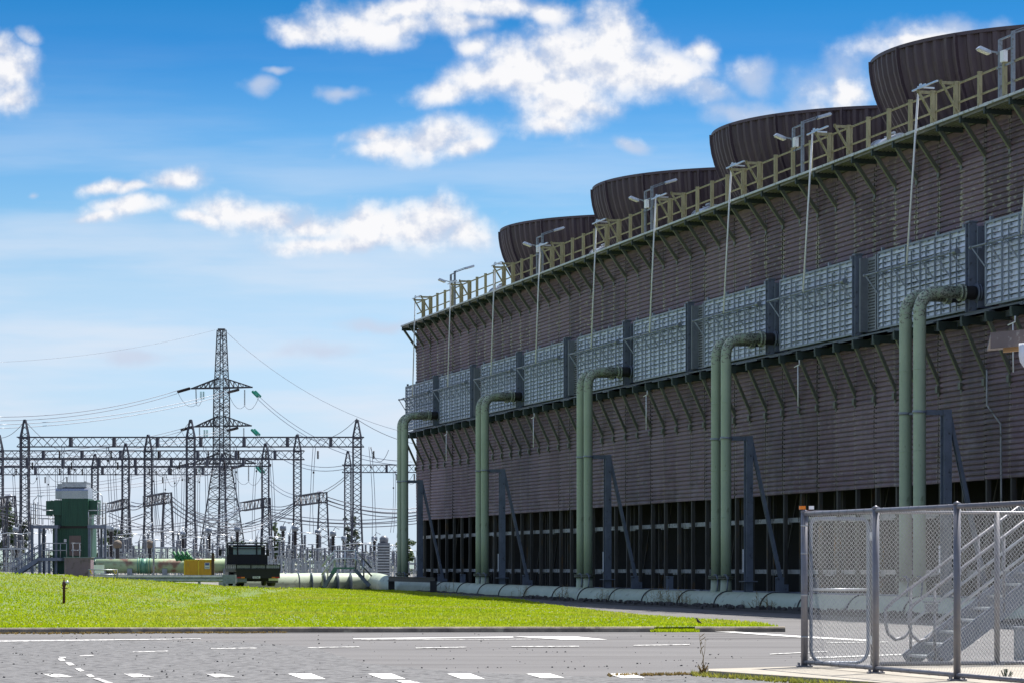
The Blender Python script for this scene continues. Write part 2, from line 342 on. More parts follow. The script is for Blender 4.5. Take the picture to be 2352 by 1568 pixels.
def cladding_mat():
    m = mat('cladding', (.178, .110, .138), (.120, .073, .096), .62, scale=.9, detail=8, c3=(.085, .068, .07), s3=3, t3=(.55, .75), stretch=(.35, 1, 1))
    nt = m.node_tree; N = nt.nodes; L = nt.links; b = N['Principled BSDF']; src = b.inputs['Base Color'].links[0].from_socket
    tc = N.new('ShaderNodeTexCoord'); sp = N.new('ShaderNodeSeparateXYZ'); L.new(tc.outputs['Object'], sp.inputs[0])
    def mth(op, a, b_=None, c=None):
        n = N.new('ShaderNodeMath'); n.operation = op
        for i, v in enumerate((a, b_, c)):
            if v is None: continue
            if isinstance(v, (int, float)): n.inputs[i].default_value = v
            else: L.new(v, n.inputs[i])
        return n.outputs[0]
    def noise(sc, det, st=(1, 1, 1)):
        mp = N.new('ShaderNodeMapping'); mp.inputs['Scale'].default_value = st; L.new(tc.outputs['Object'], mp.inputs[0])
        n = N.new('ShaderNodeTexNoise'); n.inputs['Scale'].default_value = sc; n.inputs['Detail'].default_value = det; L.new(mp.outputs[0], n.inputs['Vector']); return n.outputs[0]
    def rng(v, a, b_, c=0, d=1):
        n = N.new('ShaderNodeMapRange'); L.new(v, n.inputs[0]); n.inputs[1].default_value = a; n.inputs[2].default_value = b_; n.inputs[3].default_value = c; n.inputs[4].default_value = d; return n.outputs[0]
    def mix(f, a, c):
        x = N.new('ShaderNodeMix'); x.data_type = 'RGBA'; L.new(f, x.inputs[0]); L.new(a, x.inputs[6]); x.inputs[7].default_value = (*c, 1); return x.outputs[2]
    # distance to the nearest sheet joint
    fr = mth('FRACT', mth('DIVIDE', mth('SUBTRACT', sp.outputs[0], A0), BAY)); dj = mth('ABSOLUTE', mth('SUBTRACT', fr, .5))     # .5 at a joint
    near = rng(dj, .40, .485)
    n1 = noise(5.5, 8, (.6, 1, 1.6)); n2 = noise(.35, 4)
    lich = rng(mth('ADD', mth('ADD', n1, mth('MULTIPLY', near, .24)), mth('MULTIPLY', n2, .30)), .75, .84)
    hb = rng(sp.outputs[2], 9.0, 10.8); hb2 = rng(sp.outputs[2], 14.6, 13.2)
    lich = mth('MULTIPLY', lich, mth('ADD', .25, mth('MULTIPLY', mth('MULTIPLY', hb, hb2), .75)))
    c = mix(lich, src, (.42, .41, .29))
    n3 = noise(3.2, 6, (1, 1, .35)); rust = rng(mth('ADD', n3, mth('MULTIPLY', near, .10)), .73, .80)
    c = mix(mth('MULTIPLY', rust, .55), c, (.22, .11, .03))
    dk = rng(noise(1.2, 6, (2.2, 1, .16)), .50, .70); c = mix(mth('MULTIPLY', dk, .65), c, (.05, .042, .045))
    # single faded or replaced sheets
    wn = N.new('ShaderNodeTexWhiteNoise'); wn.noise_dimensions = '2D'; cbx = N.new('ShaderNodeCombineXYZ')
    L.new(mth('FLOOR', mth('DIVIDE', mth('SUBTRACT', sp.outputs[0], A0), BAY)), cbx.inputs[0]); L.new(mth('FLOOR', mth('DIVIDE', sp.outputs[2], 2.4)), cbx.inputs[1]); L.new(cbx.outputs[0], wn.inputs['Vector'])
    c = mix(mth('MULTIPLY', rng(wn.outputs[0], .55, 1), .5), c, (.24, .17, .195))
    c = mix(mth('MULTIPLY', rng(wn.outputs[0], .35, 0), .40), c, (.075, .052, .055))
    # salt-pale sheets low down
    pale = rng(noise(1.1, 6, (1, 1, 1.3)), .5, .8); lowm = rng(sp.outputs[2], 8.6, 4.5)
    c = mix(mth('MULTIPLY', mth('MULTIPLY', pale, lowm), .55), c, (.27, .24, .27))
    L.new(c, b.inputs['Base Color']); return m

# ------------------------------------------------------------------ terrain
def interp(x, tab): return float(np.interp(x, [t[0] for t in tab], [t[1] for t in tab]))
ZC = [(-60, 1.9), (-30, 1.55), (-19.3, 1.353), (-17.2, 1.236), (-15.2, 1.065), (-13, .868), (-12.3, .753), (-11.46, .644), (-10.8, .50), (-8.6, .40), (-6.3, .35), (-3.1, .21), (.3, .10), (3, .05), (8, .02), (40, 0)]
YC = [(-60, 107), (-19.3, 107), (-13, 118), (-12.3, 122), (-11.46, 130), (-10.8, 145), (-8.6, 150), (-6.3, 150), (-3.1, 143), (.3, 129), (6, 112)]
def Hn(X, Y):
    zc = interp(X, ZC); yc = interp(X, YC); t = min(max((Y - 66.5) / (yc - 66.5), 0), 1)
    z = zc * (t * .75 + .25 * t * t * (3 - 2 * t))
    if Y > yc:
        k = min(max((-3 - X) / 7, 0), 1); z -= k * min((Y - yc) * .011 + .12, .6)
    return z
# tower frame: lx runs along the facade towards the camera, ly runs into the tower
AL = math.atan(1710 / FPX); CA, SA = math.cos(AL), math.sin(AL)
DC = 38 * CA
LX = Vector((SA, -CA, 0)); LY = Vector((CA, SA, 0)); FOOT = LY * DC
RZ = math.atan2(-CA, SA)
def T(a, b, z): return FOOT + LX * a + LY * b + Vector((0, 0, z))
def A(x, b=0):                      # position along the facade of picture column x on the plane b
    D = DC + b; Y = FPX * D / (CA * (x + 534)); return -(Y - D * SA) / CA
A0 = A(957) + .02                   # far corner of the cladding
BAY = 1.827; PITCH = 10 * BAY; NB = 52
A1 = A0 + NB * BAY
M['clad'] = cladding_mat()

LAWN_R = [(6.25, 66.6), (6.3, 69.3), (6.25, 71.5), (5.6, 75.8), (4.6, 80.9), (3.12, 91), (1.82, 104.4), (.9, 117), (.29, 127), (-3.1, 143), (-6.0, 150), (-7.0, 153)]
def lawn_xmax(Y):
    return float(np.interp(Y, [p[1] for p in LAWN_R], [p[0] for p in LAWN_R]))
def kerb_y(X):                      # front edge of the lawn
    return 63.6 + 3.1 * (1 - math.exp(-max(X + 19, 0) / 13.))
def lawn_z(X, Y):
    t = min(max((Y - 66.5) / (interp(X, YC) - 66.5), 0), 1)
    return max(Hn(X, Y), 0) + .10 * (1 - t) - .05 * t * min(1, max(0, (4 - X) / 6)) + .015 * math.sin(X * .8 + Y * .35) * math.sin(Y * .5)
def grid(xs, ys, zf):
    mb = MB(); nx = len(xs)
    for y in ys:
        for x in xs: mb.v.append((x, y, zf(x, y)))
    for j in range(len(ys) - 1):
        for i in range(nx - 1):
            a = j * nx + i; mb.face((a, a + 1, a + nx + 1, a + nx), True)
    return mb
def build_ground():
    xs = [-4000, -1500, -600, -250, -120, -80] + list(np.arange(-60, -15, 3.)) + list(np.arange(-15, 12, .6)) + list(np.arange(12, 61, 4.)) + [90, 150, 400, 1200, 4000]
    ys = [-300, -100, 0, 20] + list(np.arange(30, 260, 2.5)) + [300, 400, 600, 1000, 2000, 4500, 9000]
    def zf(x, y):
        if y < 60: return -.06
        under = .16 if (y < 153 and x < lawn_xmax(y)) else 0
        return Hn(x, min(y, 260)) * (1 if y < 260 else max(0, 1 - (y - 260) / 400)) - .06 - under
    tag(O('ground', grid(xs, ys, zf), M['yard']), 'gravel yard and flat land reaching to the horizon', kind='structure')
    xs = list(np.arange(-60, 60.1, 2.)); ys = [15, 25] + list(np.arange(30, 150.1, 2.5))
    mb = MB(); nx = len(xs)
    road = grid(xs, ys, lambda x, y: Hn(x, y) * .9 + .0)
    # drop the part of the road that would lie under the yard behind the lawn
    keep = [(f, s) for f, s in zip(road.f, road.sm) if not (max(road.v[i][0] for i in f) < lawn_xmax(max(road.v[i][1] for i in f)) - .3 and min(road.v[i][1] for i in f) > 68)]
    road.f = [k[0] for k in keep]; road.sm = [k[1] for k in keep]
    tag(O('road', road, M['asphalt']), 'smooth grey asphalt road in front of the lawn and tower', kind='structure')
    # coarse chip seal patch at the lower left
    pts = [(-60, 30), (-60, 58), (-14, 57.5), (-8.5, 58.3), (-5.2, 56.6), (-3.6, 53.0), (-3.0, 48.5), (-2.3, 44.5), (-1.2, 41.6), (.2, 39.6), (2.0, 38.4), (3.2, 38.5), (3.2, 30)]
    mb = MB(); n = len(pts); mb.v = [(x, y, .006) for x, y in pts]; mb.face(list(reversed(range(n))))
    tag(O('rough_road_surface', mb, M['chips']), 'dark coarse chip seal patch of the road at lower left', kind='structure')
    # lawn
    xs = np.linspace(0, 1, 60); ys = list(np.arange(0, 1.0001, 1 / 70))
    mb = MB()
    for j in ys:
        for i in xs:
            Yv = 63 + (153 - 63) * j
            xr = lawn_xmax(max(Yv, 66.6)); X = -60 + (xr + 60) * (i ** .7)
            y0 = kerb_y(X); Y2 = max(Yv, y0)
            z = lawn_z(X, Y2)
            mb.v.append((X, Y2, z))
    nx = len(xs)
    for j in range(len(ys) - 1):
        for i in range(nx - 1):
            a = j * nx + i; mb.face((a, a + 1, a + nx + 1, a + nx), True)
    m = mat('lawn_soil', (.075, .12, .018), (.10, .15, .02), .9, scale=.7, c3=(.15, .17, .04), s3=.5, t3=(.5, .72), bump=.03, bscale=8)
    tag(O('lawn', mb, m), 'sloping lawn ground under the grass', kind='structure')
    return
build_ground()
def kerbs():
    m = M['kerb']; k = 0
    xs = []; x = -22.
    while x < 3.95: xs.append(x); x += 1.85
    xs.append(3.95)
    def seg(x0, x1, label):
        mb = MB(); n = max(2, int((x1 - x0) / 1.5)); prof = [(-.02, -.05), (0, .09), (.03, .12), (.16, .125), (.17, -.05)]
        vs = []
        for i in range(n + 1):
            X = x0 + (x1 - x0) * i / n; Y = kerb_y(X) - .17
            for p, z in prof: vs.append((X, Y + p, z + rnd.uniform(-.004, .004)))
        fs = []; q = len(prof)
        for i in range(n):
            for j in range(q - 1): fs.append((i * q + j, (i + 1) * q + j, (i + 1) * q + j + 1, i * q + j + 1))
        fs += [tuple(range(q)), tuple(reversed(range(n * q, n * q + q)))]
        mb.add(vs, fs); tag(O('kerb', mb, m), label, kind='structure')
    seg(-60, -22, 'far left stretch of the dark kerb')
    seg(-21.97, 3.3, 'long weathered concrete kerb along the front of the lawn')
    g = MB(); g.add([(3.25, kerb_y(3.3) - .1, -.02), (4.3, kerb_y(4.2) - .1, -.02), (4.3, kerb_y(4.2) + .25, .14), (3.25, kerb_y(3.3) + .25, .14)], [(0, 1, 2, 3)]); tag(O('lawn_edge', g, bpy.data.materials['lawn_soil']), 'grass edge in the kerb gap', kind='structure')
    seg(4.25, 6.35, 'short pale kerb at the pointed tip of the lawn')
kerbs()

def markings():
    def quad(pts, m='paint', z=.012):
        mb = MB(); vs = []
        for x, y in pts:
            Y = FPX * (EYE - z) / (y - HZ); vs.append(((x - 1176) / FPX * Y, Y, z))
        mb.v = [tuple(v) for v in vs]; mb.face(list(reversed(range(len(vs)))))
        if mb_normal(vs) < 0: mb.f[0] = tuple(reversed(mb.f[0]))
        tag(O('road_marking', mb, M[m]), kind='structure')
    def mb_normal(vs):
        f = list(reversed(range(len(vs)))); s = 0
        for i in range(len(f)):
            a, b = vs[f[i]], vs[f[(i + 1) % len(f)]]; s += a[0] * b[1] - b[0] * a[1]
        return s
    # row of stop-line blocks across the bottom
    for x0, m in ((98, 'paintw'), (284, 'paintw'), (472, 'paintw')):
        w = 62; quad([(x0, 1546), (x0 + w * .6, 1546), (x0 + w + 8, 1553), (x0 + w * .35, 1554)], m)
    for x0 in (661, 845, 1027, 1209, 1394): quad([(x0, 1546), (x0 + 53, 1545), (x0 + 87, 1558 if x0 < 1200 else 1555), (x0 + 34, 1558 if x0 < 1200 else 1555.5)])
    # broken lane lines
    for a, b, y0, y1 in ((484, 590, 1487.5, 1486), (707, 825, 1485, 1483.5), (955, 1072, 1486, 1484), (1175, 1330, 1483, 1482), (1455, 1584, 1480, 1478.5), (1768, 1900, 1500, 1494), (305, 385, 1495, 1493), (183, 215, 1504, 1502.6), (1900, 2040, 1474, 1472), (2085, 2250, 1470, 1468)):
        h = 1.5; quad([(a, y0), (b, y1), (b, y1 + h), (a, y0 + h)], 'paintw')
    # edge lines
    quad([(-60, 1470.5), (270, 1466.9), (460, 1465), (462, 1466.3), (270, 1468.8), (-60, 1473)], 'paintw')
    quad([(812, 1464.6), (1180, 1460.6), (1180, 1462.6), (812, 1466.6)])
    quad([(830, 1467.4), (1240, 1465.9), (1240, 1467.0), (830, 1468.3)], 'paintw')
    quad([(1180, 1460.4), (1320, 1460.2), (1395, 1467.4), (1290, 1467.4)])
    quad([(1600, 1447.0), (1680, 1448.8), (1842, 1459.4), (2000, 1468), (1998, 1471), (1836, 1462.4), (1670, 1450.6), (1612, 1448)])
    quad([(1860, 1508), (2130, 1498), (2130, 1500.5), (1860, 1511)], 'paintw')
    # worn arrow tail at the lower left
    for p in ([(135, 1507), (150, 1507), (152, 1509.6), (137, 1510)], [(133, 1511), (146, 1511), (150, 1516), (137, 1517)], [(150, 1520), (164, 1520), (172, 1526), (158, 1527)],
              [(172, 1534), (184, 1533), (194, 1539), (184, 1541)], [(196, 1548), (210, 1547), (218, 1553), (206, 1554)], [(212, 1556), (226, 1555), (262, 1568), (246, 1569)], [(250, 1570), (266, 1569), (330, 1588), (310, 1592)],
              [(905, 1561), (940, 1561), (1060, 1586), (1000, 1588)]): quad(p, 'paintw', .014)
markings()

# ------------------------------------------------------------------ grass (uncountable)
def grass():
    rng = np.random.default_rng(3)
    def blades(name, n, xs, ys, hs, wd, m, label, cat, lean=.5):
        # each tuft is three crossed leaning blades
        V = []; F = []; k = 0
        X = xs; Y = ys
        for i in range(len(X)):
            z = lawn_z(X[i], Y[i]) - .01 if cat == 'grass' else .0
            h = hs[i]
            for j in range(2):
                a = rng.uniform(0, math.pi); dx, dy = math.cos(a) * wd, math.sin(a) * wd; lx, ly = rng.normal(0, lean * h * .6, 2)
                V += [(X[i] - dx, Y[i] - dy, z), (X[i] + dx, Y[i] + dy, z), (X[i] + lx, Y[i] + ly, z + h)]
                F.append((k, k + 1, k + 2)); k += 3
        me = bpy.data.meshes.new(name); me.from_pydata(V, [], F); me.update()
        o = bpy.data.objects.new(name, me); COL.objects.link(o); me.materials.append(m)
        tag(o, label, cat, kind='stuff'); return o
    n = 130000
    Y = 63.5 + (152.5 - 63.5) * rng.random(n * 2) ** 1.15
    X0 = -.185 * Y - 1.0
    xr = np.interp(Y, [p[1] for p in LAWN_R], [p[0] for p in LAWN_R])
    X = X0 + (xr - X0) * rng.random(n * 2)
    ky = 63.6 + 3.1 * (1 - np.exp(-np.maximum(X + 19, 0) / 13.))
    k = (Y > ky + .02); X, Y = X[k][:n], Y[k][:n]
    hs = rng.uniform(.03, .07, n) * (1 + .5 * (rng.random(n) < .06))
    gm = mat('grass_blade', (.44, .53, .012), (.30, .41, .012), .9, scale=.35, detail=8, c3=(.46, .47, .07), s3=.16, t3=(.44, .70), trans=.45, spec=.0)
    # finer mottling
    blades('grass', n, X, Y, hs, .022, gm, 'bright green short grass covering the sloping lawn', 'grass')
    # daisies and dandelions as tiny discs
    def flowers(name, n, m, label, patches):
        mb = MB(); r2 = random.Random(5 if name == 'daisies' else 9); cnt = 0
        while cnt < n:
            if r2.random() < .75:
                cx, cy, sx, sy = r2.choice(patches); x = r2.gauss(cx, sx); y = r2.gauss(cy, sy)
                Yd = 84.
                for _ in range(6): Yd = FPX * (EYE - lawn_z((x - 1176) / FPX * Yd, Yd)) / max(y - HZ, 12)
                X_, Y_ = (x - 1176) / FPX * Yd, Yd
            else: Y_ = r2.uniform(67, 120); X_ = r2.uniform(-.18 * Y_, lawn_xmax(Y_) - .2)
            if Y_ < kerb_y(X_) + .1 or Y_ > 128 or X_ > lawn_xmax(Y_) - .1: 
                cnt += .2; continue
            z = lawn_z(X_, Y_) + r2.uniform(.05, .09); q = r2.uniform(.014, .026)
            mb.lathe([(0, .006), (q, .004), (q * .9, -.004), (0, -.006)], 6, (X_, Y_, z), False); cnt += 1
        tag(O(name, mb, m), label, 'flowers', kind='stuff')
    flowers('daisies', 300, M['daisy'], 'tiny white daisies scattered in the lawn', [(620, 1462 - 27, 110, 5), (690, 1426, 60, 6), (515, 1378, 14, 4), (885, 1362, 40, 4), (1190, 1400, 50, 6), (1540, 1424, 70, 5), (1350, 1427, 120, 5), (490, 1382, 12, 3), (1390, 1385, 20, 4), (130, 1438, 80, 3)])
    flowers('dandelions', 130, M['dandelion'], 'yellow dandelion heads dotting the lawn', [(90, 1440, 70, 3), (300, 1428, 60, 6), (420, 1412, 50, 10), (620, 1360, 90, 8), (1000, 1392, 100, 10), (1300, 1430, 120, 4)])
    # dry weeds between kerb and road
    def tuftstrip(name, n, xr_, yf, h, m, label, zf=lambda x, y: 0, wd=.012, lean=.8):
        mb = MB(); r2 = random.Random(len(name))
        for _ in range(n):
            x = r2.uniform(*xr_); y = yf(x, r2); z = zf(x, y)
            for j in range(4):
                a = r2.uniform(0, 6.28); hh = h * r2.uniform(.3, 1)
                lx, ly = r2.gauss(0, lean * hh * .6), r2.gauss(0, lean * hh * .6); dx, dy = math.cos(a) * wd, math.sin(a) * wd
                mb.add([(x - dx, y - dy, z), (x + dx, y + dy, z), (x + lx, y + ly, z + hh)], [(0, 1, 2)])
        tag(O(name, mb, m), label, 'weeds', kind='stuff')
    tuftstrip('dry_weeds', 900, (-16, -5.2), lambda x, r: kerb_y(x) - .25 - abs(r.gauss(0, .5)) * max(.15, min(1, (-x - 4) / 8)) - (r.random() < .1) * r.uniform(0, .6), .045, M['dry'], 'dry orange weeds growing along the left foot of the kerb', wd=.03)
    tuftstrip('slab_weeds', 300, (2.5, 4.6), lambda x, r: 39.75 - (x - 2.5) * 2.1 - .3 + r.gauss(0, .2), .09, M['weedy'], 'yellow green weeds growing along the concrete slab at the fence', zf=lambda x, y: 0.0)
    tuftstrip('kerb_gap_grass', 700, (3.2, 4.35), lambda x, r: kerb_y(x) - .05 + r.gauss(0, .12), .10, gm, 'grass spilling through the gap in the kerb')
    tuftstrip('verge_weeds', 170, (1.3, 2.7), lambda x, r: 38.9 + .45 * (x - .5) + r.gauss(0, .12), .05, M['dry'], 'sparse dry weeds at the edge of the smooth asphalt', wd=.018)
    # loose stones on the road
    mb = MB(); r2 = random.Random(21)
    for _ in range(560):
        if _ % 6 == 0: cY = r2.uniform(37.5, 64); cX = r2.uniform(-.18 * cY, .11 * cY); sg = r2.choice((.15, .4, 1.6))
        Y = min(max(r2.gauss(cY, sg * 1.3), 37.3), 64); X = r2.gauss(cX, sg); s = r2.choice([.008, .01, .014, .02]) * (1.3 if X < -3 else 1)
        if X > -2 and r2.random() < .35: continue
        mb.box((X, Y, s * .4), (s * r2.uniform(.8, 1.6), s * r2.uniform(.8, 1.4), s), r2.uniform(0, 3), r2.uniform(-.5, .5), taper=.6)
    tag(O('loose_stones', mb, M['stone']), 'small dark stones scattered over the road', 'stones', kind='stuff')
    # strip of soil and painted shade along the pipe
grass()

# ------------------------------------------------------------------ cooling tower
G0 = .05
tower = thing('cooling_tower', 'huge dark brown corrugated cooling tower with fan stacks, louvre panels and timber railed roof walkway', 'cooling tower', FOOT, RZ)
ZD = 15.62        # walkway edge height
ZB = 4.22         # foot of the cladding
def part(name, mb, m, parent=None): return O(name, mb, m, parent or tower)
def build_tower():
    r = random.Random(4)
    # corrugated sheets: flat bands divided by narrow grooves, one row of sheets per bay
    mb = MB(); pitch = .172; nz = int((ZD - .25 - ZB) / pitch)
    prof = [(0, .025), (.012, -.030), (.07, -.036), (.125, -.022), (.138, .028), (.160, .028)]
    zs = []
    for i in range(nz):
        for z, b in prof: zs.append((ZB + i * pitch + z, b))
    zs.append((ZD - .22, 0))
    for k in range(NB):
        a0, a1 = A0 + k * BAY, A0 + (k + 1) * BAY
        db, dz = r.uniform(-.018, .018), r.uniform(-.012, .012)
        cols = []
        ins = r.uniform(.008, .04)
        for c in range(4):
            a = a0 + (a1 - a0) * c / 3; col = []
            bul = math.sin(c / 3 * math.pi) * .012
            for i, (z, b) in enumerate(zs):
                aa = a
                if c == 0: aa += ins + (.035 if b > 0 else -.018) * (1 if k else 0)
                if c == 3: aa += (.012 if b > 0 else -.03)
                sag = .012 * math.sin((a * .31) + z * .2) if 0 < i < len(zs) - 1 else 0
                col.append(len(mb.v)); mb.v.append((aa, b + db - bul + (.01 * math.sin(z * 1.7 + k)), z + dz + sag))
            cols.append(col)
        for c in range(3):
            for i in range(len(zs) - 1): mb.face((cols[c][i], cols[c + 1][i], cols[c + 1][i + 1], cols[c][i + 1]))
    part('cladding', mb, M['clad'])
    # shell behind the sheets, far end wall, back wall, near end wall and inner floor
    WID = 19.8
    e = MB(); e.box((A0 - .02, WID / 2, (ZB + ZD) / 2 - .1), (.08, WID, ZD - ZB - .2))
    i = 0
    while ZB + i * pitch < ZD - .3: e.box((A0 - .075, WID / 2, ZB + i * pitch + .05), (.04, WID, .11)); i += 1
    part('end_wall', e, M['clad'])
    e = MB(); e.box((A1 + .02, WID / 2, (ZB + ZD) / 2 - .1), (.08, WID, ZD - ZB - .2)); part('end_wall', e, M['clad'])
    e = MB(); e.box(((A0 + A1) / 2, WID, (ZB + ZD) / 2 - .1), (A1 - A0, .08, ZD - ZB - .2)); part('back_wall', e, M['clad'])
    e = MB(); e.box(((A0 + A1) / 2, .12, (ZB + ZD) / 2 - .1), (A1 - A0 - .3, .04, ZD - ZB - .5)); part('dark_backing', e, M['dark'])  # near-black backing sheet paints the dark behind the sheet gaps
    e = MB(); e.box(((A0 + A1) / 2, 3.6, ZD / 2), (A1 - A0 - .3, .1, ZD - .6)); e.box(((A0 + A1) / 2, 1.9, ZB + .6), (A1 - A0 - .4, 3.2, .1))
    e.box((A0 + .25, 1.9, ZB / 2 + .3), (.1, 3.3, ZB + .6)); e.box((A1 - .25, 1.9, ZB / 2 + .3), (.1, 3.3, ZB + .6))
    e.box(((A0 + A1) / 2, 16, ZD / 2), (A1 - A0 - .5, .1, ZD - .6)); part('dark_fill_box', e, M['dark'])  # fill plus closing sheets, coloured near-black to keep the interior dark
    e = MB(); e.box(((A0 + A1) / 2, WID / 2, ZD - .12), (A1 - A0 + .1, WID, .12)); part('roof_deck', e, M['deck'])
    # basin kerb
    e = MB(); e.box(((A0 + A1) / 2, .12, .28), (A1 - A0, .35, .62)); part('basin_wall', e, M['bluesteel'])
    # louvre opening: columns and beams
    for k in range(NB + 1):
        a = A0 + k * BAY + .06
        mb = MB(); mb.box((a, .06, (ZB + .5) / 2 + .1), (.12, .14, ZB - .45))
        part('column', mb, M['post']); part('inner_column', MB().box((a + .02, .95 + .4 * (k % 2), (ZB + .5) / 2 + .1), (.10, .12, ZB - .4)), M['post'])
    for z, h in ((3.26, .17), (1.34, .16)):
        mb = MB(); mb.box(((A0 + A1) / 2, .28, z), (A1 - A0, .16, h))
        for k in range(NB):
            if r.random() < .6: mb.box((A0 + (k + r.random()) * BAY, .28, z - h / 2 - .03), (r.uniform(.3, 1.2), .12, .06))
        part('cross_beam', mb, M['rail_pale'])
    for k in range(2, NB, 5):
        a = A0 + k * BAY; part('diagonal_brace', MB().bar((a, 1.25, .6), (a + 1.9, 1.25, ZB + .2), .06), M['post']); part('diagonal_brace', MB().bar((a + 2.6, 1.9, ZB + .3), (a + .9, 1.9, .6), .06), M['post'])
    # upper struts carrying the walkway, lower struts carrying the louvre panels
    W0 = .92
    up = MB(); up.bar((0, .03, 14.22), (0, -.80, ZD - .24), .12, .12, (1, 0, 0)); up.box((0, .0, 14.18), (.15, .14, .16)); upm = up.mesh('bracket')
    ua = MB(); ua.bar((0, .0, ZD - .22), (0, -W0 + .02, ZD - .22), .11, .20, (0, 0, 1)); ua.box((0, -.76, ZD - .25), (.16, .14, .12)); uam = ua.mesh('arm')
    lo = MB(); lo.bar((0, .03, 7.35), (0, -.73, 9.0), .11, .11, (1, 0, 0)); lo.box((0, -.05, 7.26), (.18, .16, .22)); lo.box((.0, .0, 7.1), (.1, .12, .14)); lom = lo.mesh('ledge_bracket')
    la = MB(); la.bar((0, .0, 9.16), (0, -.86, 9.16), .14, .24, (0, 0, 1)); la.box((0, -.74, 9.06), (.2, .2, .16)); lam = la.mesh('arm')
    for k in range(NB):
        a = A0 + k * BAY + .05
        o = O('bracket', upm, M['steel_dk'], tower, (a, 0, 0)); O('arm', uam, M['steel_arm'], o)
        o = O('ledge_bracket', lom, M['steel_dk'], tower, (a, 0, 0)); O('arm', lam, M['steel_arm'], o)
    # walkway: planks with pale edge, toe strip
    mb = MB(); Aw0, Aw1 = A0 - .1, A1
    mb.box(((Aw0 + Aw1) / 2, -W0 / 2 - .01, ZD - .07), (Aw1 - Aw0, W0 - .06, .07))
    for i in range(6): mb.box(((Aw0 + Aw1) / 2, -.12 - i * .14, ZD - .14), (Aw1 - Aw0, .05, .08))
    part('walkway', mb, M['deck'])
    mb = MB(); mb.box(((Aw0 + Aw1) / 2, -W0, ZD - .055), (Aw1 - Aw0, .05, .075))
    for k in range(0, NB, 3): mb.box((A0 + k * BAY + r.uniform(-.3, .3), -W0 - .02, ZD - .06), (.3, .02, .1))
    part('walkway_edge', mb, M['edge'])
    # ledge under the louvre panels
    mb = MB(); mb.box(((A0 + A1) / 2, -.34, 9.37), (A1 - A0 - .4, .66, .06)); mb.box(((A0 + A1) / 2, -.15, 9.22), (A1 - A0 - .4, .14, .20))
    for k in range(NB // 2): mb.box((A0 + (2 * k + r.random()) * BAY, -.62, 9.31), (r.uniform(1, 2.6), .2, .05)); part('panel_ledge', mb, M['ventframe'])
    # timber railing
    OT = A(2110, -1.16) - A(2017, -.68); OB = A(2083, -1.01) - A(2017, -.68)
    PO = A(2142, -.76); PO -= BAY * math.floor((PO - A0) / BAY)
    pm = MB().box((0, 0, .52), (.11, .12, 1.1)).box((0, .0, 1.08), (.12, .13, .04)).mesh('railing_post')
    for k in range(3, NB + 1):
        O('railing_post', pm, M['timber'], tower, (PO + (k - 1) * BAY, -W0 + .16, ZD - .02))
    for z, w in ((1.03, .055), (.42, .05)):
        mb = MB()
        for k in range(2, NB): mb.box((PO + (k - .5) * BAY + BAY / 2 - .9, -W0 + .24, ZD + z - .02 + r.uniform(-.008, .008)), (BAY, .045, w))
        part('handrail', mb, M['timber'])
    # hoist davits above each louvre panel
    av = np.mean([A(933, -.68) , A(1107, -.68) - PITCH, A(1327.4, -.68) - 2 * PITCH, A(1615.8, -.68) - 3 * PITCH, A(2017, -.68) - 4 * PITCH])
    dm = MB(); dm.bar((0, -W0 + .30, 1.02), (0, -W0 - .36, 1.02), .06, .09); dm.bar((.05, -W0 + .22, .10), (.05, -W0 - .32, .98), .06, .085, (1, 0, 0)); dm.box((0, -W0 - .34, 1.05), (.10, .06, .10)); dm.box((0, -W0 + .27, .55), (.08, .06, 1.05))
    dmm = dm.mesh('davit')
    gm = MB(); gm.box((.75, -W0 - .34, 1.12), (2.0, .06, .05)); gm.bar((0, -W0 + .30, 1.20), (0, -W0 - .28, 1.21), .045, .05); gm.bar((0, -W0 - .24, 1.20), (.8, -W0 - .34, 1.17), .04); gm.box((.3, -W0 - .3, 1.2), (.14, .04, .13)); gmm = gm.mesh('hoist_beam')
    BV = -.68
    PLW = 7.27; PZ0, PZ1 = 9.50, 12.03
    # one louvre panel
    nb, nr = 6, 14
    fr = MB()
    for a_, w_ in ((0, .08), (PLW, .08)): fr.box((a_, BV + .04, (PZ0 + PZ1) / 2), (w_, .12, PZ1 - PZ0))
    for z_ in (PZ0, PZ1): fr.box((PLW / 2, BV + .04, z_), (PLW, .12, .07))
    fr.box((PLW / 2, BV + .45, (PZ0 + PZ1) / 2), (PLW, .04, PZ1 - PZ0)); fr.box((PLW / 2, BV + .3, PZ1), (PLW, .6, .05)); fr.box((PLW + .02, BV + .3, (PZ0 + PZ1) / 2), (.04, .6, PZ1 - PZ0))
    for i in range(1, nb): fr.box((PLW * i / nb, BV - .02, (PZ0 + PZ1) / 2), (.042, .05, PZ1 - PZ0))
    for i in range(nb):
        a_ = PLW * (i + .40) / nb; fr.box((a_, BV - .02, (PZ0 + PZ1) / 2 - .12), (.026, .04, PZ1 - PZ0 - .24)); fr.bar((a_, BV - .03, PZ1 - .25), (a_ + .16, BV - .03, PZ1 - .24), .03)
        fr.box((a_ + .16, BV - .03, PZ1 - .27), (.05, .04, .07))
        for j in range(nr):
            z_ = PZ0 + (PZ1 - PZ0) * (j + .5) / nr
            for f in (.46,): fr.box((PLW * (i + f) / nb + .04, BV + .0, z_ + .03), (.06, .05, .05))
    for q in (.3, 2.6, 4.9, 7.0): fr.box((q, BV + .05, PZ1 + .09), (.1, .1, .14))
    frm = fr.mesh('frame')
    dzr = (PZ1 - PZ0) / nr; slms = []
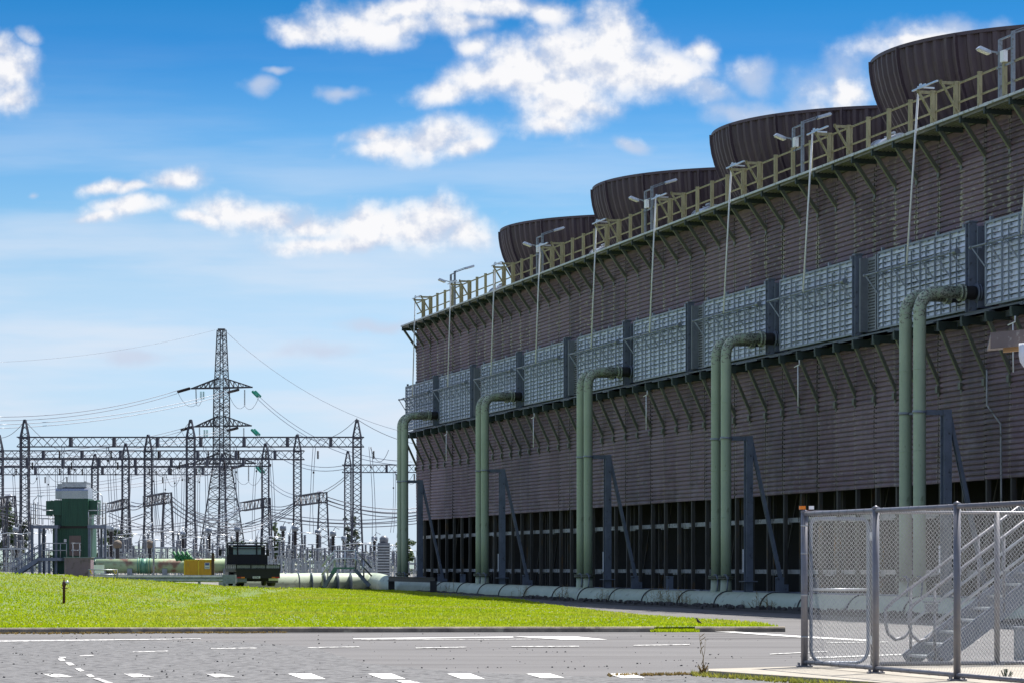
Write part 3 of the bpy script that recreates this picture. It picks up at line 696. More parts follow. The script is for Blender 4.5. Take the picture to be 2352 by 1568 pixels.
    for vv in range(4):
      sl = MB()
      for j in range(nr):
        z_ = PZ0 + dzr * (j + .5); bent = r.uniform(-.05, .05)
        for i in range(nb):
            if r.random() < .05: bent = r.uniform(-.25, .2)
            sl.box((PLW * (i + .5) / nb, BV + .05, z_), (PLW / nb - .03, .02, dzr * 1.0), rx=-.42 + bent + r.uniform(-.05, .05), ry=r.uniform(-.006, .006))
      slms.append(sl.mesh('louvre_slats'))
    rod = MB(); zr = PZ1 - .72; rod.tube([(-.55, BV - .30, zr), (PLW - .25, BV - .30, zr)], .035, 8)
    for i in range(nb + 1):
        a_ = -.42 + (PLW - .1) * i / nb; rod.bar((a_ + .1, BV - .32, zr - .02), (a_ + .42, BV - .02, zr - .62), .045); rod.bar((a_, BV - .34, zr), (a_ + .12, BV - .0, zr + .0), .05); rod.lathe([(.06, -.05), (.06, .05)], 8, (a_, BV - .30, zr), axis=(1, 0, 0))
    rod.lathe([(.09, 0), (.09, .3)], 10, (PLW - .3, BV - .30, zr), axis=(1, 0, 0))
    rodm = rod.mesh('control_rod')
    po = MB(); po.ibeam((0, BV + .02, PZ0 - .1), (0, BV + .02, PZ1 + .12), .26, .3, .03, (1, 0, 0)); po.box((.3, BV + .35, (PZ0 + PZ1) / 2), (.08, .5, PZ1 - PZ0)); po.box((0, BV + .05, PZ1 + .16), (.3, .3, .05)); pom = po.mesh('post')
    pf = MB(); pf.box((0, BV + .28, (PZ0 + PZ1) / 2), (1.35, .05, PZ1 - PZ0)); 
    pf.box((-.62, BV + .14, (PZ0 + PZ1) / 2), (.10, .3, PZ1 - PZ0)); pf.box((.64, BV + .2, (PZ0 + PZ1) / 2), (.08, .3, PZ1 - PZ0)); pfm = pf.mesh('perforated_screen')
    ho = MB()
    for j in range(24):
        for i in range(9):
            ho.lathe([(.032, 0), (.032, .012)], 6, (-.46 + i * .115 + (.055 if j % 2 else 0), BV + .243, PZ0 + .1 + j * .1), False, (0, 1, 0))
    hom = ho.mesh('perforations')
    for k in range(5):
        for h, off in enumerate((0, .478 * PITCH)):
            a = av + k * PITCH + off
            if a > A1 - PLW: continue
            first = False
            idx = 2 * k + h
            pn = bpy.data.objects.new('vent_panel', frm); COL.objects.link(pn); pn.parent = tower; pn.location = (a, 0, 0)
            if not frm.materials: frm.materials.append(M['ventframe'])
            O('louvre_slats', slms[(idx * 7 + k) % 4], M['louvre'], pn); O('control_rod', rodm, M['galvd'], pn)
            O('post', pom, M['bluesteel'], tower, (a + PLW + .30, 0, 0))
            ac = a + OT; kk = round((ac + .6 - PO) / BAY - .5); ap = PO + (kk + .5) * BAY
            O('davit', dmm, M['timber'], tower, (ap - BAY / 2, 0, ZD)); O('davit', dmm, M['timber'], tower, (ap + BAY / 2, 0, ZD)); dv = O('hoist_beam', gmm, M['alu'], tower, (ac, 0, ZD))
            hr = MB(); a2 = 0; hr.tube([(a2, -W0 - .24, 1.2), (a2 + OB - OT, BV - .33, zr - ZD)], .034, 6); O('hoist_rod', hr, M['white'], dv)
        ps = O('perforated_screen', pfm, M['perf'], tower, (av + k * PITCH + .945 * PITCH, 0, 0)); O('perforations', hom, M['black'], ps)['kind'] = 'stuff'
    # short instrument pipes below the ledge
    for k in range(5):
        mb = MB(); a = av + k * PITCH + .62 * PITCH; mb.tube([(a - .5, -.9, 8.72), (a, -.9, 8.78), (a, -.9, 8.95)], .022, 6); mb.tube([(a - .15, -.9, 8.74), (a - .13, -.9, 7.3)], .022, 6); part('drain_pipe', mb, M['white'])
    mb = MB(); a = A(2310, 0); mb.tube([(a - .5, -.4, 7.6), (a - .5, -.4, 6.5), (a - .1, -.12, 5.9), (a - .05, -.1, .8)], .03, 6); part('drain_pipe', mb, M['rail_pale'])
    return av
AV = build_tower()

def fan_stacks():
    H = 18.55; C0 = Vector((1.116 * H, 5.68 * H, 0))     # the nearest stack seen at the right edge
    loc = C0 - FOOT; a = loc.dot(LX) + .8; b = loc.dot(LY)
    n = 384; RT = 7.55; ztop = EYE + H; d = [0, .35, .8, 1.3, 1.8, 2.4, 3.0, 3.7, 4.6]
    mb = MB(); rows = []
    def rad(q): return RT - (.13 * q * q if q < 2.2 else .13 * 4.84 + .57 * (q - 2.2))
    for q in d:
        row = []
        for k in range(n):
            th = 2 * math.pi * k / n; ph = k % 4
            off = .13 if ph in (0, 1) else 0
            if q == d[-1]: off *= .5
            row.append(len(mb.v)); mb.v.append(((rad(q) + off) * math.cos(th), (rad(q) + off) * math.sin(th), ztop - q))
        rows.append(row)
    for i in range(len(d) - 1):
        for k in range(n): mb.face((rows[i][k], rows[i + 1][k], rows[i + 1][(k + 1) % n], rows[i][(k + 1) % n]))
    # inner skin
    mb.lathe([(rad(q) - .08, ztop - q) for q in reversed(d)], 96, smooth=True)
    body = mb.mesh('fan_stack')
    rim = MB(); rim.lathe([(RT - .10, ztop - .05), (RT - .10, ztop + .06), (RT + .16, ztop + .06), (RT + .16, ztop - .06), (RT + .02, ztop - .08), (RT - .10, ztop - .05)], 120, smooth=False); rimm = rim.mesh('rim')
    fl = MB(); pts = [(rad(q) + .15, 0, ztop - q) for q in d]
    for i in range(len(pts) - 1): fl.bar(pts[i], pts[i + 1], .07, .20, (1, 0, 0))
    flm = fl.mesh('joint_flange')
    fan = MB(); fan.lathe([(.7, 0), (.7, .5), (.3, .6)], 20, (0, 0, ztop - 4.0))
    for k in range(8): fan.box((3.2 * math.cos(k * math.pi / 4), 3.2 * math.sin(k * math.pi / 4), ztop - 3.8), (5.2, .7, .08), rz=k * math.pi / 4, rx=.25)
    fanm = fan.mesh('fan')
    lab = ['nearest dark ribbed fan stack cut by the right edge', 'second nearest ribbed fan stack', 'third nearest ribbed fan stack', 'farthest ribbed fan stack over the tower end']
    for k in range(4):
        o = O('fan_stack', body, M['stack'], tower, (a - k * 18.27, b, 0)); o['label'] = lab[k]
        for j in range(16): O('joint_flange', flm, M['stack'], o, (0, 0, 0), 2 * math.pi * (j + .35) / 16)
        O('rim', rimm, M['stack'], o); O('fan', fanm, M['galvd'], o)
        # motor and gear housing on the roof beside each stack
    for k, x in enumerate((1130, 1362, 1598, 2010)):
        mb = MB(); aa = A(x, .9); mb.tube([(aa, 1.1, ZD + .48), (aa + 1.9, 1.1, ZD + .48)], .38, 20); mb.tube([(aa - .04, 1.1, ZD + .48), (aa + .02, 1.1, ZD + .48)], .42, 20)
        mb.box((aa + .4, 1.1, ZD + .05), (.3, .6, .2)); mb.box((aa + 1.4, 1.1, ZD + .05), (.3, .6, .2)); mb.lathe([(.06, 0), (.06, .05)], 10, (aa + .5, 1.1, ZD + .88)); mb.tube([(aa + .8, 1.1, ZD + .95), (aa + 1.3, 1.1, ZD + .95)], .05, 8)
        part('motor_housing', mb, M['galv'])
fan_stacks()

# ------------------------------------------------------------------ floodlight masts on the walkway
def masts():
    def make():
        t = thing('floodlight_mast', None, 'floodlight', (0, 0, 0), RZ, 'floodlight masts along the tower walkway')
        for q in (-.46, .46):
            mb = MB(); mb.box((q, 0, .95 if q < 0 else 1.0), (.11, .10, 1.9 if q < 0 else 2.0)); O('mast_post', mb, M['galvd'], t)
        mb = MB(); mb.box((0, -.05, 1.05), (1.2, .03, .05)); mb.box((0, -.05, 1.5), (1.2, .03, .05)); mb.box((0, .0, .12), (1.0, .1, .06)); mb.box((0, 0, 1.9), (1.0, .05, .05)); O('cross_bar', mb, M['galvd'], t)
        mb = MB(); mb.box((0, -.09, 1.32), (.24, .14, .34)); O('control_box', mb, M['white'], t)
        mb = MB(); mb.tube([(-.02, -.06, 1.15), (-.08, -.06, 1.0), (-.1, -.05, .1)], .018, 6); O('cable', mb, M['black'], t)
        l = MB(); l.bar((.46, 0, 1.93), (.46, .62, 2.16), .05); l.bar((.40, 0, 2.0), (.40, .6, 2.22), .03); O('lamp_arm', l, M['galvd'], t)
        h = MB(); h.box((.46, .82, 2.25), (.22, .56, .09), rx=.30, taper=.85); hd = O('lamp_head', h, M['alu'], t)
        h = MB(); h.box((.46, .83, 2.195), (.18, .48, .04), rx=.30); O('lens', h, M['lens'], hd)
        l = MB(); l.bar((-.46, 0, 1.5), (-.66, -.25, 1.58), .05); O('lamp_arm', l, M['galvd'], t)
        h = MB(); h.box((-.62, -.46, 1.60), (.24, .44, .10), rx=-.35, taper=.8); hd = O('lamp_head', h, M['alu'], t)
        h = MB(); h.box((-.62, -.48, 1.54), (.2, .36, .04), rx=-.35); O('lens', h, M['lens'], hd)
        return t
    m0 = make()
    labs = ['floodlight mast nearest the far end of the walkway, against open sky', 'floodlight mast in front of the left rim of the farthest fan stack', 'floodlight mast in front of the third nearest fan stack', 'floodlight mast in front of the second nearest fan stack', 'floodlight mast at the right edge in front of the nearest fan stack']
    for i, x in enumerate((1040, 1240, 1490, 1833, 2312)):
        o = m0 if i == 0 else dup(m0)
        o.location = T(A(x, -.72), -.72, ZD - .1); o['label'] = labs[i]
masts()

# ------------------------------------------------------------------ riser pipes and their supports
def risers():
    BR = -2.46; ZH = 9.97; rp = .195
    a0 = np.mean([A(x, BR) - k * PITCH for k, x in enumerate((934, 1116, 1349, 1662, 2106))])
    def pipe_mesh(rp_, brr):
        mb = MB(); pts = [(0, 0, 1.15)]; pts += [(0, 0, z) for z in (3, 5, 7, ZH - .62)]
        for i in range(1, 9):
            q = i / 8 * math.pi / 2; pts.append((0, .6 - .6 * math.cos(q), ZH - .6 + .6 * math.sin(q)))
        pts.append((0, 1.32, ZH)); mb.tube(pts, rp_, 24)
        for z in (3.35, 5.1, 7.6, ZH - .62): mb.lathe([(rp_ - .002, -.016), (rp_ + .009, -.006), (rp_ + .009, .006), (rp_ - .002, .016)], 24, (0, 0, z))
        mb.lathe([(rp_ - .002, -.016), (rp_ + .009, 0), (rp_ - .002, .016)], 24, (0, .62, ZH), axis=(0, 1, 0)); return mb.mesh('riser_pipe')
    pm = pipe_mesh(rp, BR)
    fl = MB()
    for z, t in ((1.14, .05), (1.07, .05)): fl.lathe([(.30, 0), (.30, t)], 24, (0, 0, z))
    for k in range(12): fl.lathe([(.022, -.06), (.022, .09)], 6, (.255 * math.cos(k * math.pi / 6), .255 * math.sin(k * math.pi / 6), 1.11), False)
    flm = fl.mesh('flange')
    st = MB(); st.tube([(0, 0, .35), (0, -.0, .7), (0, 0, 1.07)], [.30, .21, .2], 24); stm = st.mesh('branch_stub')
    ef = MB()
    for y in (1.30, 1.42): ef.lathe([(.27, 0), (.27, .05)], 24, (0, y, ZH), axis=(0, 1, 0))
    efm = ef.mesh('end_flange')
    ex = MB(); ex.lathe([(.2, 0), (.22, .1), (.2, .2), (.22, .3), (.2, .42)], 20, (0, 1.44, ZH), axis=(0, 1, 0)); exm = ex.mesh('rubber_joint')
    ef2 = MB()
    for y in (1.86, 1.94): ef2.lathe([(.29, 0), (.29, .05)], 24, (0, y, ZH), axis=(0, 1, 0))
    ef2.tube([(0, 1.95, ZH), (0, 2.3, ZH)], .22, 16); ef2m = ef2.mesh('wall_flange')
    dv = MB(); dv.tube([(.32, -.05, .95), (.34, -.05, 1.05), (.30, -.1, 1.22), (.2, -.16, 1.22)], .03, 6); dv.tube([(.34, -.05, 1.0), (.36, -.1, .6)], .025, 6); dv.box((.33, -.05, 1.12), (.1, .08, .1)); dvm = dv.mesh('drain_valve')
    places = ['first pair from the left, at the tower end', 'second pair from the left', 'third pair from the left', 'fourth pair from the left', 'fifth pair, nearest the fence']
    for k in range(5):
        for h in (0, 1):
            a = a0 + k * PITCH - (0 if h == 0 else 1.12)
            t = thing('riser_pipe', ('right hand' if h == 0 else 'left hand') + ' green riser pipe of the ' + places[k], 'pipe', T(a, BR, 0), RZ, 'paired green riser pipes in front of the tower')
            O('pipe', pm, M['riser'], t); O('flange', flm, M['steel_dk'], t); O('branch_stub', stm, M['main'], t); O('end_flange', efm, M['riser'], t)
            O('rubber_joint', exm, M['black'], t); O('wall_flange', ef2m, M['bluesteel'], t); O('drain_valve', dvm, M['bluesteel'], t)
            cl = MB(); cl.lathe([(rp + .015, 0), (rp + .03, .0), (rp + .03, .08), (rp + .015, .08)], 24, (0, 0, 6.24)); O('clamp', cl, M['galvd'], t)
    # support frames: column, arm, raking brace
    cm = MB(); cm.ibeam((0, .86, .35), (0, .86, 6.36), .26, .30, .035, (1, 0, 0)); cmm = cm.mesh('column')
    am = MB(); am.box((0, .44, 6.27), (.10, .62, .16)); am.box((-.55, .05, 6.27), (1.5, .04, .07)); amm = am.mesh('arm')
    bm = MB(); bm.ibeam((.0, .95, 6.25), (.0, 2.25, .55), .12, .16, .03, (1, 0, 0)); bmm = bm.mesh('brace')
    fm = MB(); fm.box((0, .86, .98), (.7, .5, .04)); fm.box((0, .86, .30), (.5, .45, .1)); fm.box((0, 2.25, .62), (.3, .26, .5)); fm.box((0, 1.55, .18), (.3, 1.6, .14)); fmm = fm.mesh('base_plate')
    wm = MB(); wm.box((-.135, .70, 1.75), (.01, .05, .85)); wmm = wm.mesh('warning_strip')
    for k in range(5):
        t = thing('pipe_support', 'braced blue grey steel column beside the %s' % ['pair of green pipes at the far tower end', 'second pair of green pipes from the left', 'third pair of green pipes from the left', 'fourth pair of green pipes from the left', 'fifth and nearest pair of green pipes'][k], 'pipe support', T(a0 + k * PITCH + .04, BR, 0), RZ, 'steel supports of the riser pipes')
        O('column', cmm, M['bluesteel'], t); O('arm', amm, M['bluesteel'], t); O('brace', bmm, M['bluesteel'], t); O('base_plate', fmm, M['bluesteel'], t); O('warning_strip', wmm, M['white'], t)
    # short anchor stubs along the tower foot
    sm = MB(); sm.ibeam((0, 0, 0), (0, 0, 1.02), .24, .26, .03, (1, 0, 0)); sm.box((0, 0, 1.0), (.28, .26, .03)); smm = sm.mesh('anchor_stub')
    for i, x in enumerate((1011, 1063, 1207, 1265 + 36, 1458, 1538, 1791, 1845 + 25)):
        if i in (3,): continue
        o = O('anchor_stub', smm, M['bluesteel'], None, T(A(x, -.9), -.9, .12), RZ)
        tag(o, 'short blue grey steel stub post at the tower foot, %s from the left' % ORD[i if i < 3 else i - 1], 'stub post', 'anchor stubs along the tower foot')
    # low anchor rail linking the stubs
    mb = MB()
    for k in range(9):
        a = A0 + 3 + k * 9.2; mb.box((a + 3.2, -1.0, .52), (6.4, .14, .2))
    tag(O('anchor_rail', mb, M['bluesteel'], None, FOOT, RZ), 'low dark steel rail along the foot of the tower behind the long pipe', 'rail')
    return a0
RA0 = risers()

# ------------------------------------------------------------------ long pale main pipe
def main_pipe():
    bm = -2.5; r = .56
    def TP(x, z): a = A(x, bm); return T(a, bm, z)
    near = T(A(2900, bm), bm, .03)
    pts = [near, TP(2352, .03), TP(1800, .045), TP(1400, .06), TP(1150, .13), TP(1000, .19), TP(945, .25)]
    end = TP(912, .33); pts.append(end)
    # bend towards the left, rising a little
    c = [end + (-LX) * 2.2 + LY * 0, P(868, 1337, 168), P(842, 1337, 168.5), P(800, 1337, 168), P(740, 1337, 166), P(640, 1338, 162), P(520, 1339, 158)]
    for q in c[1:]: pts.append(q)
    # smooth with catmull-rom
    out = []
    for i in range(len(pts) - 1):
        p0, p1, p2, p3 = pts[max(i - 1, 0)], pts[i], pts[i + 1], pts[min(i + 2, len(pts) - 1)]
        n = max(2, int((p2 - p1).length / 1.2))
        for j in range(n):
            t = j / n
            if i < 5: out.append(p1.lerp(p2, t))
            else: out.append(.5 * ((2 * p1) + (p2 - p0) * t + (2 * p0 - 5 * p1 + 4 * p2 - p3) * t * t + (3 * p1 - p0 - 3 * p2 + p3) * t ** 3))
    out.append(pts[-1])
    t = thing('main_pipe', 'long pale green insulated pipe lying along the tower foot and bending away behind the truck', 'pipe')
    O('pipe', MB().tube(out, r, 40), M['main'], t)
    def band(p, d, parent=t, w=.08):
        d = d.normalized(); mb = MB(); mb.lathe([(r + .002, -w / 2), (r + .03, -w / 2), (r + .03, w / 2), (r + .002, w / 2)], 40, p, axis=d); O('band', mb, M['black'] if w > .05 else M['bluesteel'], parent)
    for x in (1004, 1055, 1103, 1151, 1209, 1273.5, 1332, 1403.5, 1478.6, 1561, 1645, 1751, 1837, 1950, 2080, 2230):
        p = TP(x + 18 + (x - 1000) * .015, np.interp(x, [1000, 1150, 1400, 1800, 2352], [.19, .13, .06, .045, .03])); band(p, LX)
    for i in range(6): q = P(655 + i * 30, 1337, 162.5 + i * .9); band(q, Vector((1, .25, 0)), w=.03)
    # dark strip along its foot: soil plus painted tower shade, then rubble
    mb = MB(); n = 120; rr = random.Random(11)
    for i in range(n + 1):
        a = A(985, bm) + (A(2900, bm) - A(985, bm)) * i / n; g = Hn(T(a, bm, 0).x, T(a, bm, 0).y)
        for b, z in ((bm + .3, .05), (bm - .5, .05), (bm - .75, .03), (bm - 1.6, .012), (bm - 2.5 + rr.uniform(-.15, .15), .004)): mb.v.append(tuple(T(a, b + rr.uniform(-.04, .04), z + g + (rr.uniform(0, .05) if z > .03 else 0))))
    for i in range(n):
        for j in range(4): q = i * 5 + j; mb.face((q, q + 1, q + 6, q + 5), True)
    tag(O('soil_shade_strip', mb, M['soil']), 'dark strip of soil and painted shade along the foot of the long pipe', kind='structure')
    # floor between pipe and tower
    mb = MB(); mb.add([T(A0 - 6, bm + .2, .25), T(A1, bm + .2, .06), T(A1, 20.5, .06), T(A0 - 6, 20.5, .35)], [(0, 1, 2, 3)]); tag(O('tower_apron', mb, M['soil']), 'dark ground under the tower', kind='structure')
    mb = MB()
    for _ in range(420):
        a = rr.uniform(A(1250, bm), A(2352, bm)); b = bm - .5 - abs(rr.gauss(0, .35)); w = T(a, b, 0); s = rr.choice([.05, .07, .1, .14]); mb.box((w.x, w.y, Hn(w.x, w.y) + .08), (s * 1.4, s, s), rr.uniform(0, 3), rr.uniform(-.5, .5), taper=.6)
    tag(O('rubble', mb, M['stone']), 'dark stone rubble along the foot of the pale pipe', 'rubble', kind='stuff')
    # thin weeds in front
    mb = MB()
    for _ in range(110):
        a = rr.choice([A(x, bm) for x in (745, 1060, 1335, 1433, 1545, 1575, 1610, 1790, 1240)]) + rr.gauss(0, .8); b = bm - .62 - rr.random() * .2; w = T(a, b, 0); h = rr.uniform(.2, .75); g = Hn(w.x, w.y)
        p = Vector((w.x, w.y, g + .03)); q = p + Vector((rr.gauss(0, .06), 0, h)); mb.tube([p, p.lerp(q, .5) + Vector((.02, 0, 0)), q], [.008, .006, .003], 4)
        for j in range(3): m = p.lerp(q, .4 + .2 * j); mb.bar(m, m + Vector((rr.gauss(0, .07), 0, .08)), .01)
    tag(O('pipe_weeds', mb, M['dry']), 'thin dry weed stalks against the foot of the long pipe', 'weeds', kind='stuff')
    # dark steel frame bridging the pipe at the tower end
    t = thing('bridging_frame', 'dark steel portal frame bridging the long pipe at the far tower corner', 'steel frame', FOOT, RZ)
    ab = A(893, -4.8)
    w0 = P(893, 1328, 157); w1 = P(1000, 1331, 146)
    mb = MB(); mb.ibeam(w0 - FOOT, w1 - FOOT, .2, .26, .03)
    t.rotation_euler = (0, 0, 0)
    O('beam', mb, M['black'], t)
    for q in (w0, w1):
        mb = MB(); mb.box(q - FOOT + Vector((.15 if q is w0 else -.1, 0, -.42)), (.34, .3, .75)); O('leg', mb, M['black'], t)
main_pipe()

# ------------------------------------------------------------------ chain link fence, slab, stairs at the right
def right_corner():
    C0 = Vector((4.21, 40.95, 0)); FX = Vector((.272, -.962, 0)).normalized(); ZT, ZL = 2.27, .10
    mb = MB(); pts = [(2.72, 39.45), (2.78, 40.15), (4.3, 41.25), (13, 43.6), (13, 24), (9.6, 24), (6.3, 31.4), (4.05, 36.6)]
    n = len(pts); mb.v = [(x, y, .07) for x, y in pts] + [(x, y, -.05) for x, y in pts]
    mb.face(list(reversed(range(n)))); [mb.face((i, (i + 1) % n, (i + 1) % n + n, i + n)) for i in range(n)]
    tag(O('concrete_slab', mb, M['concrete']), 'pale concrete slab under the chain link fence', kind='structure')
    def mesh_panel(p0, d, L, z0, z1, sp=.068, w=.0040, off=.0):
        mb = MB(); H = z1 - z0; nrm = Vector((-d.y, d.x, 0)); p0 = p0 + nrm * off
        def pt(u, v, o): return p0 + d * u + Vector((0, 0, z0 + v)) + nrm * o
        c = -H * .9
        k = int((L + H) / sp) + 1
        for i in range(k):
            for sgn in (1, -1):
                u0 = -H + i * sp if sgn > 0 else i * sp
                # line u = u0 + sgn * v
                v0, v1 = 0, H
                if sgn > 0: v0 = max(0, -u0); v1 = min(H, L - u0)
                else: v0 = max(0, u0 - L); v1 = min(H, u0)
                if v1 - v0 < .02: continue
                mb.bar(pt(u0 + sgn * v0, v0, .003 * sgn), pt(u0 + sgn * v1, v1, .003 * sgn), w)
        return mb
    t = thing('chain_link_fence', 'galvanised chain link fence run towards the camera at the right edge, on the slab', 'fence')
    pos = [0, 2.6, 5.2, 7.8]
    for k, s in enumerate(pos):
        p = C0 + FX * s; mb = MB(); mb.tube([p + Vector((0, 0, .07)), p + Vector((0, 0, ZT + .02))], .046 if k else .05, 16); mb.lathe([(.05, 0), (.056, .02), (.0, .05)], 16, p + Vector((0, 0, ZT + .02)))
        mb.box(p + Vector((0, 0, .08)), (.22, .22, .02)); [mb.lathe([(.012, 0), (.012, .05)], 6, p + Vector((x, y, .08)), False) for x in (-.08, .08) for y in (-.08, .08)]
        ob = O('fence_post', mb, M['fpipe'], t)
        if k == 0:
            c = MB(); c.box(p + Vector((-.03, .0, ZT + .09)), (.09, .06, .05)); O('orange_cap', c, M['lampo'], ob)
            c = MB(); c.box(p + Vector((.1, .0, ZT + .09)), (.07, .06, .05)); O('white_cap', c, M['white'], ob)
            c = MB(); [c.lathe([(.052, -.012), (.054, .012)], 16, p + Vector((0, 0, z))) for z in (.5, 1.1, 1.7, 2.1)]; O('tie_band', c, M['galv'], ob)
    mb = MB(); mb.tube([C0 + Vector((0, 0, ZT)), C0 + FX * 7.8 + Vector((0, 0, ZT))], .032, 12)
    for i in range(26): q = C0 + FX * (.15 + i * .3) + Vector((0, 0, ZT)); mb.lathe([(.035, -.004), (.035, .004)], 12, q, axis=FX)
    O('top_rail', mb, M['fpipe'], t)
    mb = MB(); mb.tube([C0 + Vector((0, 0, .14)), C0 + FX * 7.8 + Vector((0, 0, .14))], .030, 12)
    for i in range(26): q = C0 + FX * (.15 + i * .3) + Vector((0, 0, .14)); mb.lathe([(.033, -.004), (.033, .004)], 12, q, axis=FX)
    O('bottom_rail', mb, M['fpipe'], t)
    for k in range(3): O('wire_mesh', mesh_panel(C0 + FX * (pos[k] + .04), FX, 2.52, .16, ZT - .02, .080, .0017, .03), M['mesh'], t)
    # return fence with gate, running away along the slab back edge
    BX = LY
    t = thing('return_fence', 'galvanised chain link return fence behind the near run, crossing in front of the steel stairs', 'fence')
    for s in (1.06, 3.0, 5.4):
        p = C0 + BX * s; mb = MB(); mb.tube([p + Vector((0, 0, .07)), p + Vector((0, 0, ZT + .04))], .042, 16); mb.box(p + Vector((0, 0, .08)), (.2, .2, .02)); O('fence_post', mb, M['fpipe'], t)
    mb = MB(); mb.tube([C0 + Vector((0, 0, ZT + .03)), C0 + BX * 7 + Vector((0, 0, ZT + .03))], .026, 12); O('top_rail', mb, M['fpipe'], t)
    mb = MB(); mb.tube([C0 + BX * 1.06 + Vector((0, 0, .10)), C0 + BX * 7 + Vector((0, 0, .10))], .030, 12); O('bottom_rail', mb, M['fpipe'], t)
    for s, L in ((1.1, 1.86), (3.04, 2.3), (5.44, 1.5)): O('wire_mesh', mesh_panel(C0 + BX * s, BX, L, .1, ZT), M['mesh'], t)
    g = thing('fence_gate', 'narrow chain link gate leaf with rounded lower corners and one middle rail', 'gate')
    z0, z1, u0, u1, q = .12, 2.2, .10, .98, .2; pts = []
    def G(u, z): return C0 + BX * u + Vector((0, 0, z))
    for cx, cz, a0 in ((u0 + q, z0 + q, 180), (u1 - q, z0 + q, 270), (u1 - .1, z1 - .1, 0), (u0 + .1, z1 - .1, 90)):
        rr = q if cz < 1 else .1
        for j in range(6): a = R(a0 + j * 18); pts.append(G(cx + rr * math.cos(a), cz + rr * math.sin(a)))
    pts.append(pts[0]); O('frame', MB().tube(pts, .026, 10, cap=False), M['bluesteel'], g)  # darker steel colour paints the frame's shaded look
    O('middle_rail', MB().tube([G(u0, 1.18), G(u1, 1.18)], .02, 10), M['galv'], g)
    O('wire_mesh', mesh_panel(C0 + BX * u0, BX, u1 - u0, .16, 2.18), M['mesh'], g)
    for hz_ in (1.95, .45): O('hinge', MB().box(G(u1 + .02, hz_), (.08, .04, .12)), M['galv'], g)
    # steel stairs
    S = Vector(((2089 - 1176) / FPX * 44.6, 44.6, 0)); W_ = .95
    t = thing('steel_stairs', 'galvanised steel stairs with double handrails climbing to the right behind the fence', 'stairs', S, 0)
    def L3(u, w, z): return LY * u + LX * w + Vector((0, 0, z))
    sl = .70
    for w, nm in ((0, 'stringer'), (W_, 'stringer')):
        mb = MB(); mb.bar(L3(-.05, w, .02), L3(3.6, w, .02 + 3.65 * sl), .03, .28); mb.bar(L3(-.05, w, .13), L3(3.6, w, .13 + 3.65 * sl), .07, .03); O(nm, mb, M['bluesteel'], t)
    for i in range(14):
        mb = MB(); c = L3(.10 + i * .265, W_ / 2, .12 + i * .265 * sl); mb.box(c, (W_ - .05, .27, .035), rz=RZ); O('step', mb, M['galv'], t)
    for w in (0, W_):
        for i in range(4):
            u = .02 + i * 1.15; mb = MB(); mb.tube([L3(u, w, u * sl - .02 if i else 0), L3(u, w, u * sl + 1.16)], .024, 10); mb.lathe([(.03, -.02), (.036, 0), (.03, .02)], 10, L3(u, w, u * sl + 1.16)); mb.lathe([(.03, -.02), (.036, 0), (.03, .02)], 10, L3(u, w, u * sl + .62)); O('rail_post', mb, M['fpipe'], t)
        hi = [L3(3.6, w, 3.6 * sl + 1.16), L3(0, w, 1.16), L3(-.32, w, 1.16 - .32 * sl), L3(-.40, w, .84), L3(-.40, w, .62), L3(-.36, w, .46), L3(-.24, w, .37), L3(-.1, w, .40), L3(.0, w, .50)]
        O('handrail', MB().tube(hi, .026, 10), M['fpipe'], t); O('middle_rail', MB().tube([L3(3.6, w, 3.6 * sl + .62), L3(0, w, .62)], .024, 10), M['galv'], t)
    mb = MB(); mb.box(L3(-.05, W_ + .03, .88), (.20, .10, .13)); mb.box(L3(-.05, W_ + .03, .97), (.26, .14, .025)); mb.tube([L3(0, W_ + .04, .84), L3(.02, W_ + .04, .1)], .014, 6)
    tag(O('junction_box', mb, M['porc'], None, S), 'small grey weather box fixed to the near stair handrail post', 'junction box')
    mb = MB(); mb.box(P(2350, 1485, 43.2), (.24, .24, .60)); mb.box(P(2350, 1440, 43.2) + Vector((0, 0, .0)), (.28, .28, .03)); mb.box(P(2350, 1529, 43.2), (.32, .3, .03))
    tag(O('steel_bollard', mb, M['galvd']), 'grey square steel bollard at the right edge beyond the stairs', 'bollard')
    # roof corner of a near shelter
    t = thing('shelter_roof', 'brown metal roof corner with wooden rafter end entering at the right edge', 'roof')
    e = P(2275, 781, 30); dr = Vector((1, .10, .10)).normalized(); bk = Vector((.15, 1, 0)).normalized()
    def mprism(p, L, dep, h):
        m2 = MB(); vs = [p + dr * a + bk * b + Vector((0, 0, c)) for c in (0, h) for a, b in ((0, 0), (L, 0), (L, dep), (0, dep))]; return m2.add(vs, [(3, 2, 1, 0), (4, 5, 6, 7), (0, 1, 5, 4), (1, 2, 6, 5), (2, 3, 7, 6), (3, 0, 4, 7)])
    O('fascia', mprism(e - Vector((0, 0, .09)), 3, .04, .17), M['fascia'], t); O('roof_sheet', mprism(e + bk * .05 + Vector((0, 0, .04)), 3, 2.0, .03), M['fascia'], t)
    O('rafter', mprism(e + dr * .14 + bk * .1 - Vector((0, 0, .13)), 2.6, .09, .07), M['wood'], t)
    for w in (2.2,):
        mb = MB(); q = e + dr * w + bk * .3; mb.box(Vector((q.x, q.y, q.z / 2)), (.12, .12, q.z)); O('post', mb, M['wood'], t)
    mb = MB(); q = P(2353, 788, 29.9); mb.tube([q + Vector((0, 0, .0)), q + Vector((0, 0, -.12)), q + Vector((.01, 0, -.17)), q + Vector((.05, .0, -.23)), q + Vector((.12, .02, -.25)), q + Vector((.9, .2, -.28))], [.058, .06, .062, .062, .06, .06], 16); O('downpipe', mb, M['white'], t)
    # tall weed stalk and bird
    p = P(1614, 1546, 39.6); p.z = 0; mb = MB(); mb.tube([p, p + Vector((.01, 0, .25)), p + Vector((-.03, 0, .42)), p + Vector((-.05, 0, .58))], [.007, .005, .004, .002], 5)
